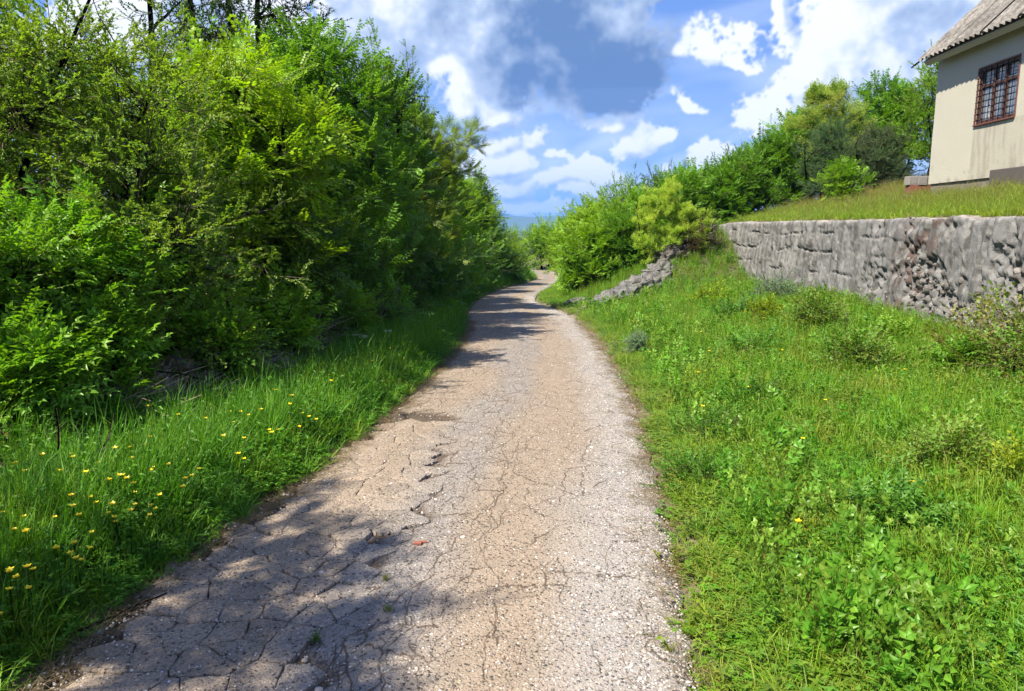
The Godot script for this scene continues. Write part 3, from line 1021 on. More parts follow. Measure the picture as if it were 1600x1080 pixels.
func plate(road: Node, poly: Array, cen: Vector2) -> void:
	var ring := []
	for k in poly.size():      # ragged edges
		var a: Vector2 = poly[k]
		var b: Vector2 = poly[(k + 1) % poly.size()]
		if a.distance_to(b) < 0.012: continue
		var n := clampi(int(a.distance_to(b) / 0.022), 1, 5)
		for q in n:
			var off := Vector2(rf(-1, 1), rf(-1, 1)) * (0.0045 if q else 0.002)
			ring.append(a.lerp(b, float(q) / n) + off)
	if ring.size() < 5: return
	var gap := rf(0.0, 0.0032)
	var lift := rf(-0.0015, 0.002)
	var tilt := Vector2(rf(-1, 1), rf(-1, 1)) * 0.01
	var mb := MB.new()
	var tone := rf(0.86, 1.1)
	var y0 := road_h(cen.x, cen.y)
	for lay in [[-0.35, 0.0], [0.0, 0.0], [0.006, 0.0045], [0.024, 0.007]]:
		for p in ring:
			var inset: float = gap + maxf(0.0, lay[0])
			var q: Vector2 = p + (cen - p).normalized() * minf(inset, p.distance_to(cen) * 0.6)
			var y := y0 + lift + (q - cen).dot(tilt) + float(lay[1]) - 0.003
			if lay[0] < 0.0: y = y0 - 0.04
			mb.v.append(Vector3(q.x, y, -q.y))
			mb.c.append(road_color(q.x, q.y) * tone)
			mb.uv.append(Vector2(q.x, q.y) / 1.4)
	mb.v.append(Vector3(cen.x, y0 + lift + 0.006, -cen.y))
	mb.c.append(road_color(cen.x, cen.y) * tone)
	mb.uv.append(cen / 1.4)
	var n := ring.size()
	for lay in 3:
		for k in n:
			var a := lay * n + k
			var b := lay * n + (k + 1) % n
			mb.i.append_array(PackedInt32Array([a, b, b + n, a, b + n, a + n]))
	for k in n: mb.i.append_array(PackedInt32Array([3 * n + k, 3 * n + (k + 1) % n, 4 * n]))
	part("asphalt_plate", mb.mesh(M.asphalt, true), road)

# ------------------------------------------------------------------ stones
func stone_mesh(seed_: int, mat: Material, rings := 7, sides := 10, rough := 0.35, col := Color.WHITE, col2 := Color.WHITE, freq := 1.0) -> ArrayMesh:
	var f := FastNoiseLite.new()
	f.seed = seed_; f.frequency = 0.7 * freq; f.fractal_octaves = 3
	var f2 := FastNoiseLite.new()
	f2.seed = seed_ + 50; f2.frequency = 1.6 * freq; f2.fractal_octaves = 3
	var mb := MB.new()
	for j in rings + 1:
		var t := PI * j / rings
		for k in sides:
			var a := TAU * k / sides
			var u := Vector3(sin(t) * cos(a), cos(t), sin(t) * sin(a))
			# blocky rather than round
			var b := u / maxf(absf(u.x), maxf(absf(u.y), absf(u.z)))
			var p := u.lerp(b, 0.35) * (0.85 + f.get_noise_3dv(u * 2.0) * rough)
			p += u * f2.get_noise_3dv(u * 3.0) * rough * 0.3
			mb.v.append(p * 0.5)
			mb.c.append(col.lerp(col2, ss(-0.15, 0.25, f2.get_noise_3dv(u * 1.4 + Vector3(9, 0, 0)))))
	for j in rings:
		for k in sides:
			var a := j * sides + k
			var b := j * sides + (k + 1) % sides
			mb.i.append_array(PackedInt32Array([a, b, b + sides, a, b + sides, a + sides]))
	return mb.mesh(mat, true)

# ------------------------------------------------------------------ retaining wall
func build_wall() -> void:
	var root := thing("retaining_wall", "long weathered grey concrete retaining wall with eroded, stained face below the lawn", "wall", Vector3(5.5, 0.0, -13.0))
	var f := FastNoiseLite.new(); f.seed = 61; f.frequency = 0.9; f.fractal_octaves = 4
	var cell := FastNoiseLite.new(); cell.seed = 62; cell.noise_type = FastNoiseLite.TYPE_CELLULAR; cell.frequency = 8.0; cell.fractal_octaves = 2
	var ds := []
	var d := 3.5
	while d <= 24.2:
		ds.append(d)
		d += 0.06 if d < 7.6 else (0.024 if d < 13.0 else (0.035 if d < 17.5 else 0.06))
	var NY := 66
	var mb := MB.new()
	var joints := [[9.55, 0.035, 0.07], [15.35, 0.04, 0.07], [13.0, 0.018, 0.03], [14.2, 0.02, 0.03], [17.1, 0.02, 0.03], [19.2, 0.025, 0.03], [11.1, 0.06, 0.06], [8.3, 0.03, 0.05]]
	for dd in ds:
		var topy := 1.72 + f.get_noise_2d(dd * 1.5, 4.0) * 0.06 + f.get_noise_2d(dd * 6.0, 9.0) * 0.03 - 0.1 * ss(23.0, 24.2, dd)
		for j in NY + 1:
			var y := lerpf(-0.15, topy, j / float(NY))
			var out := f.get_noise_2d(dd * 0.9, y * 0.9) * 0.05 + f.get_noise_2d(dd * 5.0, y * 5.0) * 0.006 + f.get_noise_2d(dd * 16.0, y * 11.0) * 0.007 + f.get_noise_2d(dd * 26.0, y * 1.6) * 0.006
			for q in 3:      # flakes of the cement skin broken away along sharp edges
				out -= 0.016 * ss(0.0, 0.02, f.get_noise_2d(dd * (0.8 + 0.6 * q) + 50.0 * q, y * (0.45 + 0.4 * q)) - 0.12 + 0.03 * q)
			# plain board-marked concrete further along, eroded nearer
			var boards := ss(11.6, 13.2, dd)
			for line in [[0.72, 0.012], [1.12, 0.016], [1.45, 0.01]]:
				var off: float = absf(y - line[0] - f.get_noise_2d(dd * 0.6, line[0]) * 0.12 )
				var there := ss(-0.1, 0.15, f.get_noise_2d(dd * 0.7 + 30.0, line[0] * 10.0))
				out -= 0.05 * (1.0 - ss(0.0, line[1] + 0.012, off)) * there * boards
			# slight steps between formwork lifts and bays
			out += 0.02 * signf(sin(dd * 1.9)) * boards * 0.5 + 0.016 * floorf(y / 0.4) * boards * 0.4
			for q in joints:
				var off: float = absf(dd - q[0] - f.get_noise_2d(y * 1.6, q[0]) * 0.14)
				var there := 0.3 + 0.7 * ss(-0.2, 0.15, f.get_noise_2d(y * 2.2, q[0] * 3.0))
				out -= q[2] * 2.2 * (1.0 - ss(q[1] * 0.4, q[1] * 1.6, off)) * there
			var e := ss(0.0, 0.35, f.get_noise_2d(dd * 0.8 + 7.0, y * 1.1) + 0.55 * (1.0 - ss(1.0, 2.2, absf(dd - 9.9))) * (1.0 - ss(0.75, 1.5, y)) + 0.3 * (1.0 - ss(0.3, 1.0, absf(dd - 11.2))) - 0.16)
			e *= 1.0 - ss(12.0, 14.0, dd) * 0.7
			var pit := cell.get_noise_2d(dd, y)
			out -= e * (0.05 + 0.16 * (pit + 0.6))
			var x := 0.1 * (y - 0.4) - out - 0.03
			if j == NY: x += 0.015
			mb.v.append(Vector3(x, y, 13.0 - dd))
			# colour: cement skin, darker where lichen and damp sit, rusty moss in bands
			var n := f.get_noise_2d(dd * 2.3 + 90.0, y * 2.0)
			var c := Color(0.215, 0.218, 0.218).lerp(Color(0.29, 0.285, 0.27), ss(13.0, 18.0, dd) * 0.75)
			c = c.lerp(Color(0.17, 0.17, 0.17), clampf(ss(-0.05, 0.3, n) * 0.5, 0, 1))
			c = c.lerp(Color(0.1, 0.095, 0.09), ss(0.0, 0.26, f.get_noise_2d(dd * 6.0 + 200.0, y * 0.5)) * 0.75)
			c = c.lerp(Color(0.36, 0.355, 0.34), ss(0.1, 0.4, f.get_noise_2d(dd * 5.0 - 80.0, y * 6.0)) * 0.5)
			var rust := (1.0 - ss(0.25, 0.95, absf(dd - 11.4 + (y - 1.0) * 0.35))) + (1.0 - ss(0.1, 0.7, absf(dd - 8.45))) * (1.0 - ss(1.0, 1.5, y))
			c = c.lerp(Color(0.095, 0.062, 0.05), clampf(rust, 0, 1) * ss(-0.12, 0.2, f.get_noise_2d(dd * 6.0, y * 3.0 + 40.0)) * 0.9)
			mb.c.append(c)
		for k in 6:
			var x := 0.15 + k * 0.07 + 0.02
			mb.v.append(Vector3(x, topy + f.get_noise_2d(dd * 6.0, x * 30.0) * 0.015 - (0.012 if k == 0 else 0.0), 13.0 - dd))
			mb.c.append(Color(0.4, 0.37, 0.34).lerp(Color(0.22, 0.2, 0.17), ss(-0.2, 0.3, f.get_noise_2d(dd * 4.0, x * 9.0))))
		mb.v.append(Vector3(0.52, -0.15, 13.0 - dd)); mb.c.append(Color(0.3, 0.3, 0.3))
	var w := NY + 8
	for a in ds.size() - 1:
		for j in w - 1:
			var k := a * w + j
			mb.i.append_array(PackedInt32Array([k, k + w, k + w + 1, k, k + w + 1, k + 1]))
	# far end
	var last: int = (ds.size() - 1) * w
	for j in w - 2: mb.i.append_array(PackedInt32Array([last, last + j + 2, last + j + 1]))
	part("wall_face", mb.mesh(M.concrete, true), root)
	# river stones bared where the cement has washed out
	rng.seed = 63
	var kinds: Array[Mesh] = []
	for k in 5:
		kinds.append(stone_mesh(300 + k, M.stone, 6, 8, 0.22, [Color(0.3, 0.295, 0.285), Color(0.4, 0.385, 0.36), Color(0.2, 0.195, 0.19), Color(0.33, 0.29, 0.24), Color(0.26, 0.26, 0.26)][k], Color(0.3, 0.27, 0.24)))
	for k in 210:
		var dd := 9.9 + rng.randfn() * 0.85 if k < 160 else rf(7.8, 13.5)
		var y := clampf(0.62 + rng.randfn() * 0.28, 0.3, 1.5) if k < 160 else rf(0.4, 1.55)
		if dd < 7.9 or dd > 14.0: continue
		var s := rf(0.035, 0.11) if k < 160 else rf(0.03, 0.06)
		var o := part("stone", kinds[rng.randi() % 5], root)
		o.position = Vector3(0.1 * (y - 0.4) + 0.03 + rf(-0.015, 0.03), y, 13.0 - dd)
		o.rotation = rv() * 3.0
		o.scale = Vector3(s * rf(0.9, 1.4), s * rf(0.7, 1.0), s * rf(0.9, 1.5))

# ------------------------------------------------------------------ house
func build_house() -> void:
	var P := Vector3(8.0, 2.475, -12.0)
	var root := thing("house", "cream plastered house with grey corrugated roof and one barred brown window", "house", P)
	var cream := Color(0.45, 0.44, 0.37)
	# long wall facing the lane: d 15.95 .. 7.5, with the window opening d 13.30 .. 14.46, y 3.46 .. 4.44
	var w0 := 13.3; var w1 := 14.46; var y0 := 3.46; var y1 := 4.44
	var mb := MB.new()
	var ds := []
	var k := 7.5
	while k < 12.5: ds.append(k); k += 0.5
	k = 12.5
	while k < w0 - 0.02: ds.append(k); k += 0.05
	k = w0
	while k < w1 - 0.02: ds.append(k); k += 0.0484
	k = w1
	while k < 15.93: ds.append(k); k += 0.05
	ds.append(15.95)
	var ys := []
	k = 2.475
	while k < y0 - 0.02: ys.append(k); k += 0.05
	k = y0
	while k < y1 - 0.02: ys.append(k); k += 0.07
	k = y1
	while k < 5.05: ys.append(k); k += 0.08
	ys.append(5.1)
	for d in ds:
		for y in ys:
			mb.v.append(Vector3(nz.get_noise_2d(d * 8.0, y * 8.0) * 0.006, y - P.y, -d - P.z))
			var c := cream.lerp(Color(0.47, 0.455, 0.385), nz.get_noise_2d(d * 10.0, y * 4.0) * 0.5 + 0.5)
			# run-off stain under the window with its sharp left edge, and splashes at the foot
			if y < y0:
				var inside := ss(w1 + 0.03, w1 - 0.0, d) if d > 13.8 else ss(w0 - 0.5, w0 - 0.1, d)
				var streak := nz.get_noise_2d(d * 70.0 + nz.get_noise_2d(y * 5.0, d * 3.0) * 8.0, y * 4.0) * 0.5 + 0.5 + nz.get_noise_2d(d * 12.0, y * 9.0) * 0.35
				c = c.lerp(Color(0.26, 0.24, 0.19), inside * clampf(0.28 + 0.62 * ss(0.35, 0.8, streak), 0.0, 0.85) * 0.8)
			var spl := ss(0.1, 0.35, nz.get_noise_2d(d * 40.0, y * 40.0) - (y - 2.475) * 1.2)
			c = c.lerp(Color(0.25, 0.23, 0.19), spl * 0.6)
			mb.c.append(c)
	var n := ys.size()
	for a in ds.size() - 1:
		for j in n - 1:
			if ds[a] >= w0 - 0.001 and ds[a + 1] <= w1 + 0.001 and ys[j] >= y0 - 0.001 and ys[j + 1] <= y1 + 0.001: continue
			var q: int = a * n + j
			mb.i.append_array(PackedInt32Array([q, q + n, q + n + 1, q, q + n + 1, q + 1]))
	part("wall", mb.mesh(M.plaster, true), root)
	# body of the house behind that face: walls with thickness, floor and loft
	mb = MB.new()
	var L := func(x0: float, yy0: float, d0: float, x1: float, yy1: float, d1: float) -> Array: return [Vector3(x0 - P.x, yy0 - P.y, -d1 - P.z), Vector3(x1 - P.x, yy1 - P.y, -d0 - P.z)]
	var boxes := [
		[8.012, 2.475, w1, 8.26, 5.1, 15.7], [8.012, 2.475, 7.75, 8.26, 5.1, w0], [8.012, 2.475, w0, 8.26, y0, w1], [8.012, y1, w0, 8.26, 5.1, w1],
		[8.012, 2.475, 15.7, 14.5, 5.1, 15.945], [8.012, 2.475, 7.5, 14.5, 5.1, 7.745], [14.25, 2.475, 7.745, 14.495, 5.1, 15.7], [8.26, 2.476, 7.745, 14.25, 2.55, 15.7], [8.26, 4.98, 7.745, 14.25, 5.09, 15.7]]
	for b in boxes:
		var e: Array = L.call(b[0], b[1], b[2], b[3], b[4], b[5])
		mb.box(e[0], e[1], cream)
	for d in [[15.94, 15.7], [7.74, 7.505]]:      # gables
		var a := Vector3(8.02 - P.x, 5.1 - P.y, 0); var b := Vector3(14.49 - P.x, 5.1 - P.y, 0); var c := Vector3(11.25 - P.x, 8.2 - P.y, 0)
		var z0 := Vector3(0, 0, -d[0] - P.z); var z1 := Vector3(0, 0, -d[1] - P.z)
		mb.tri(a + z0, c + z0, b + z0, cream); mb.tri(a + z1, b + z1, c + z1, cream)
		mb.quad(a + z0, a + z1, c + z1, c + z0, cream); mb.quad(b + z1, b + z0, c + z0, c + z1, cream)
	part("inner_wall", mb.mesh(M.plaster), root)
	# plinth and the raised rougher block nearer the lane's start
	mb = MB.new()
	var e: Array = L.call(8.03, 1.6, 13.78, 14.45, 2.474, 15.92)
	mb.box(e[0], e[1], Color(0.36, 0.33, 0.29), Transform3D.IDENTITY, 0.01)
	e = L.call(8.03, 1.6, 7.55, 14.45, 2.474, 13.78)
	mb.box(e[0], e[1], Color(0.36, 0.33, 0.29), Transform3D.IDENTITY, 0.01)
	part("plinth", mb.mesh(M.roughcast), root)
	mb = MB.new()
	e = L.call(7.95, 1.6, 7.5, 8.0, 2.6, 13.77)
	mb.box(e[0], e[1], Color(0.17, 0.155, 0.145), Transform3D.IDENTITY, 0.012)
	part("rough_plinth", mb.mesh(M.roughcast), root)
	# window
	var win := Node3D.new()
	win.name = "window"
	root.add_child(win)
	win.position = Vector3(0, y0 - P.y, -w0 - P.z)      # z runs back to -1.16, y up to 0.98
	mb = MB.new()
	var br := Color.WHITE
	for b in [[0.0, 0.0, 0.98, 0.06], [0.0, 1.10, 0.98, 1.16], [0.0, 0.06, 0.06, 1.10], [0.92, 0.06, 0.98, 1.10]]:
		mb.box(Vector3(0.02, b[0], -b[3]), Vector3(0.11, b[2], -b[1]), br, Transform3D.IDENTITY, 0.006)
	for z in [0.4, 0.74]:
		mb.box(Vector3(0.03, 0.06, -z - 0.035), Vector3(0.1, 0.92, -z + 0.035), br, Transform3D.IDENTITY, 0.006)
	mb.box(Vector3(0.035, 0.64, -1.1), Vector3(0.095, 0.69, -0.06), br, Transform3D.IDENTITY, 0.006)
	part("frame", mb.mesh(M.paint_brown), win)
	mb = MB.new()
	for b in [[0.0, -0.03, 0.98, -0.001], [0.0, 1.161, 0.98, 1.19], [0.981, -0.03, 1.01, 1.19]]:
		mb.box(Vector3(-0.012, b[0], -b[3]), Vector3(0.05, b[2], -b[1]), br, Transform3D.IDENTITY, 0.004)
	part("surround", mb.mesh(M.paint_red), win)
	mb = MB.new()
	mb.box(Vector3(-0.035, -0.03, -1.18), Vector3(0.1, 0.0, 0.02), br, Transform3D.IDENTITY, 0.006)
	part("sill", mb.mesh(M.paint_red), win)
	for z in [[0.06, 0.365], [0.435, 0.705], [0.775, 1.1]]:
		mb = MB.new()
		mb.box(Vector3(0.065, 0.06, -z[1]), Vector3(0.069, 0.92, -z[0]), br)
		part("pane", mb.mesh(M.glass), win)
		mb = MB.new()
		for q in 14:      # hanging folds of a pale curtain behind each light
			var za := lerpf(z[0] + 0.02, z[1] - 0.04, q / 14.0); var zb := lerpf(z[0] + 0.02, z[1] - 0.04, (q + 1) / 14.0)
			var xa := 0.2 + 0.015 * sin(q * 2.1); var xb := 0.2 + 0.015 * sin((q + 1) * 2.1)
			mb.quad(Vector3(xa, 0.03, -za), Vector3(xb, 0.03, -zb), Vector3(xb, 0.96, -zb), Vector3(xa, 0.96, -za), br)
		part("curtain", mb.mesh(M.curtain), win)
	mb = MB.new()
	for q in 9: mb.tube([Vector3(-0.03, 0.06 + q * 0.107, 0.0), Vector3(-0.03, 0.06 + q * 0.107, -1.16)], [0.006, 0.006], 6, br)
	for q in 7: mb.tube([Vector3(-0.03, 0.0, -0.1 - q * 0.16), Vector3(-0.03, 0.98, -0.1 - q * 0.16)], [0.006, 0.006], 6, br)
	part("grille", mb.mesh(M.iron), win)
	# roof: corrugated fibre-cement sheets in overlapping rows, soffit boards under the eave
	var roof := Node3D.new()
	roof.name = "roof"
	root.add_child(roof)
	var slope := atan2(1.149, 1.19)
	var sheets: Array[Mesh] = []
	for v in 3:
		mb = MB.new()
		var lw := 1.12; var ll := 1.36
		var N := 56
		var shade := [Color(0.29, 0.28, 0.265), Color(0.25, 0.24, 0.23), Color(0.32, 0.31, 0.295)][v] as Color
		var f := FastNoiseLite.new(); f.seed = 90 + v; f.frequency = 1.4; f.fractal_octaves = 4
		for side in 2:
			for j in 9:
				for q in N + 1:
					var z := lw * q / N
					var x := ll * j / 8.0
					var y := 0.027 * cos(TAU * z / 0.16) - (0.009 if side else 0.0)
					mb.v.append(Vector3(x, y, z))
					mb.c.append(shade.lerp(Color(0.11, 0.1, 0.085), ss(0.02, 0.3, f.get_noise_2d(x * 2.0, z * 5.0)) * 0.75).lerp(Color(0.42, 0.4, 0.36), ss(0.1, 0.35, f.get_noise_2d(x * 3.0 + 20.0, z * 6.0)) * 0.5))
		var half := 9 * (N + 1)
		for j in 8:
			for q in N:
				var a := j * (N + 1) + q
				mb.i.append_array(PackedInt32Array([a, a + 1, a + N + 2, a, a + N + 2, a + N + 1]))
				a += half
				mb.i.append_array(PackedInt32Array([a, a + N + 2, a + 1, a, a + N + 1, a + N + 2]))
		for q in N:
			mb.i.append_array(PackedInt32Array([q, half + q, half + q + 1, q, half + q + 1, q + 1]))
			var a := 8 * (N + 1) + q
			mb.i.append_array(PackedInt32Array([a, a + 1, half + a + 1, a, half + a + 1, half + a]))
		sheets.append(mb.mesh(M.roof, true))
	rng.seed = 95
	for row in 4:
		for c in 8:
			for side in 2:
				var o := part("roof_sheet", sheets[rng.randi() % 3], roof)
				var along := row * 1.25
				var lift := 0.012 * (c % 2) + 0.0125
				var x := 7.64 + cos(slope) * along
				var y := 4.925 + sin(slope) * along
				var z := -16.05 + c * 1.04
				if side == 0:
					o.transform = Transform3D(Basis(Vector3(0, 0, 1), slope + 0.009) , Vector3(x - P.x, y + lift - P.y, z - P.z))
				else:
					o.transform = Transform3D(Basis(Vector3.UP, PI) * Basis(Vector3(0, 0, 1), slope + 0.009), Vector3(22.5 - x - P.x, y + lift - P.y, z + 1.12 - P.z))
	for side in 2:
		var xc := 7.7 if side == 0 else 14.8
		var t := Transform3D(Basis(Vector3(0, 0, 1), slope if side == 0 else -slope), Vector3(xc - P.x, 4.9 - P.y, 0))
		mb = MB.new()
		mb.box(Vector3(0.0 if side == 0 else -0.46, -0.03, -15.98 - P.z), Vector3(0.46 if side == 0 else 0.0, -0.005, -7.5 - P.z), Color(0.42, 0.39, 0.29), t, 0.004)
		part("soffit", mb.mesh(M.plaster), roof)
		mb = MB.new()
		mb.box(Vector3(0.0 if side == 0 else -0.02, -0.12, -15.98 - P.z), Vector3(0.02 if side == 0 else 0.0, -0.032, -7.5 - P.z), Color(0.42, 0.39, 0.29), t, 0.004)
		part("fascia", mb.mesh(M.plaster), roof)
	mb = MB.new()
	mb.tube([Vector3(7.62 - P.x, 4.9 - P.y, -15.98 - P.z), Vector3(7.6 - P.x, 4.86 - P.y, -16.14 - P.z), Vector3(7.58 - P.x, 4.83 - P.y, -16.2 - P.z)], [0.018, 0.016, 0.012], 6, Color.WHITE)
	part("gutter_hook", mb.mesh(M.iron), roof)
	# stacked building blocks behind the corner
	var st := thing("block_stack", "low stack of grey and red hollow building blocks beside the house corner", "blocks", Vector3(7.78, surface_y(7.78, 16.45) - 0.03, -16.45))
	rng.seed = 12
	var bm := []
	for c in [Color(0.42, 0.41, 0.38), Color(0.38, 0.12, 0.1), Color(0.52, 0.5, 0.47), Color(0.45, 0.22, 0.19)]:
		mb = MB.new()
		mb.box(Vector3(-0.095, 0.0, -0.1), Vector3(0.095, 0.185, 0.1), c, Transform3D.IDENTITY, 0.006)
		for q in 3: mb.box(Vector3(-0.075 + q * 0.054, 0.03, 0.098), Vector3(-0.04 + q * 0.054, 0.155, 0.103), c * 0.9, Transform3D.IDENTITY, 0.002)
		bm.append(mb.mesh(M.brick))
	for row in 3:
		for c in 6:
			var o := part("block", bm[[2, 1, 0][row] if rng.randf() < 0.75 else [0, 3, 2][row]], st)
			o.position = Vector3(0.1 + c * 0.2 + (0.03 if row == 1 else 0.0), row * 0.19, rf(-0.015, 0.015))
			o.rotation.y = rf(-0.05, 0.05)

# ------------------------------------------------------------------ grass and herbs
var zones := [[1.9, 4.5, 1150.0], [4.5, 7.0, 760.0], [7.0, 11.0, 430.0], [11.0, 17.0, 230.0], [17.0, 30.0, 110.0], [30.0, 52.0, 45.0]]

# how: "right" slope, "left" verge, "lawn"; each kind [mesh, share, wet colour, dry colour, least scale, most scale]
func sow(side: String, kinds: Array, names: Array, seed_: int) -> void:
	rng.seed = seed_
	var where := []
	var tint := []
	for k in kinds:
		where.append([])
		tint.append(PackedColorArray())
	for z in zones:
		var n := 0
		var x0 := 0.0
		var x1 := 0.0
		match side:
			"right": x0 = -0.2; x1 = minf(5.7, 0.7 * float(z[1]) + 0.4)
			"left": x0 = maxf(-5.0, -0.78 * float(z[1]) - 0.4); x1 = 0.6
			"lawn": x0 = 5.93; x1 = 12.5
		if side == "lawn" and float(z[0]) < 7.0: continue
		n = int((x1 - x0) * (float(z[1]) - float(z[0])) * float(z[2]) * (0.8 if side == "lawn" else 1.0))
		for k in n:
			var d := rf(z[0], z[1])
			var x := rf(x0, x1)
			var u := x / maxf(d, 0.1)
			if u > 0.72 + 0.5 / d or u < -0.79 - 0.5 / d: continue
			var s := 0.0
			var tall := 1.0
			var dens := 1.0
			var dry := clampf(nz.get_noise_2d(x * 16.0 + 300.0, d * 12.0) * 1.3 + 0.25, 0.0, 1.0)
			if side == "right":
				s = x - xr(d)
				if s < -0.02: continue
				dens = ss(-0.02, 0.22, s + nz.get_noise_2d(x * 40.0, d * 40.0) * 0.12)
				tall = 0.42 + 0.75 * ss(0.2, 1.6, s)
				dry = maxf(dry, 0.9 * (1.0 - ss(0.05, 0.5, s)))
			elif side == "left":
				s = xl(d) - x
				if s < -0.02 or s > 2.9: continue
				dens = ss(-0.02, 0.2, s + nz.get_noise_2d(x * 40.0, d * 40.0) * 0.12) * (1.0 - 0.93 * ss(0.95, 1.5, s + nz.get_noise_2d(x * 12.0, d * 12.0) * 0.5))
				tall = 0.5 + 0.75 * ss(0.1, 0.5, s) - 0.35 * ss(0.9, 1.6, s)
				dry *= 0.5
			else:
				if x > 7.98 and d < 16.0: continue
				if d > 24.0: continue
				dry = clampf(0.2 + (x - 6.4) * 0.35 + dry * 0.4, 0.0, 1.0)
				tall = 0.5 + 0.35 * ss(6.0, 7.6, x)
			if rng.randf() > dens: continue
			var patch := nz.get_noise_2d(x * 20.0 + 700.0, d * 20.0) * 0.5 + 0.5
			var pick := fposmod(rng.randf() * 0.62 + patch * 0.75, 1.0)
			var at := 0
			var sum := 0.0
			for q in kinds.size():
				sum += kinds[q][1]
				at = q
				if pick < sum: break
			var K: Array = kinds[at]
			var sc: float = rf(K[4], K[5]) * (1.0 + 0.014 * d)
			var b := Basis(Vector3.UP, rf(0, TAU)).rotated(Vector3(rf(-1, 1), 0, rf(-1, 1)).normalized(), rf(0, 0.2))
			b = b.scaled(Vector3(sc, sc * tall * rf(0.75, 1.2), sc))
			where[at].append(Transform3D(b, Vector3(x, surface_y(x, d) - 0.008, -d)))
			var c: Color = K[2].lerp(K[3], clampf(dry * rf(0.4, 1.0), 0.0, 1.0))
			tint[at].append(jit(c, 0.22))
	for q in kinds.size():
		if where[q].is_empty(): continue
		var o := copies(names[q][0], kinds[q][0], where[q], tint[q], self)
		tag(o, names[q][1], names[q][2], "", "stuff")
		sprigs_made += where[q].size()

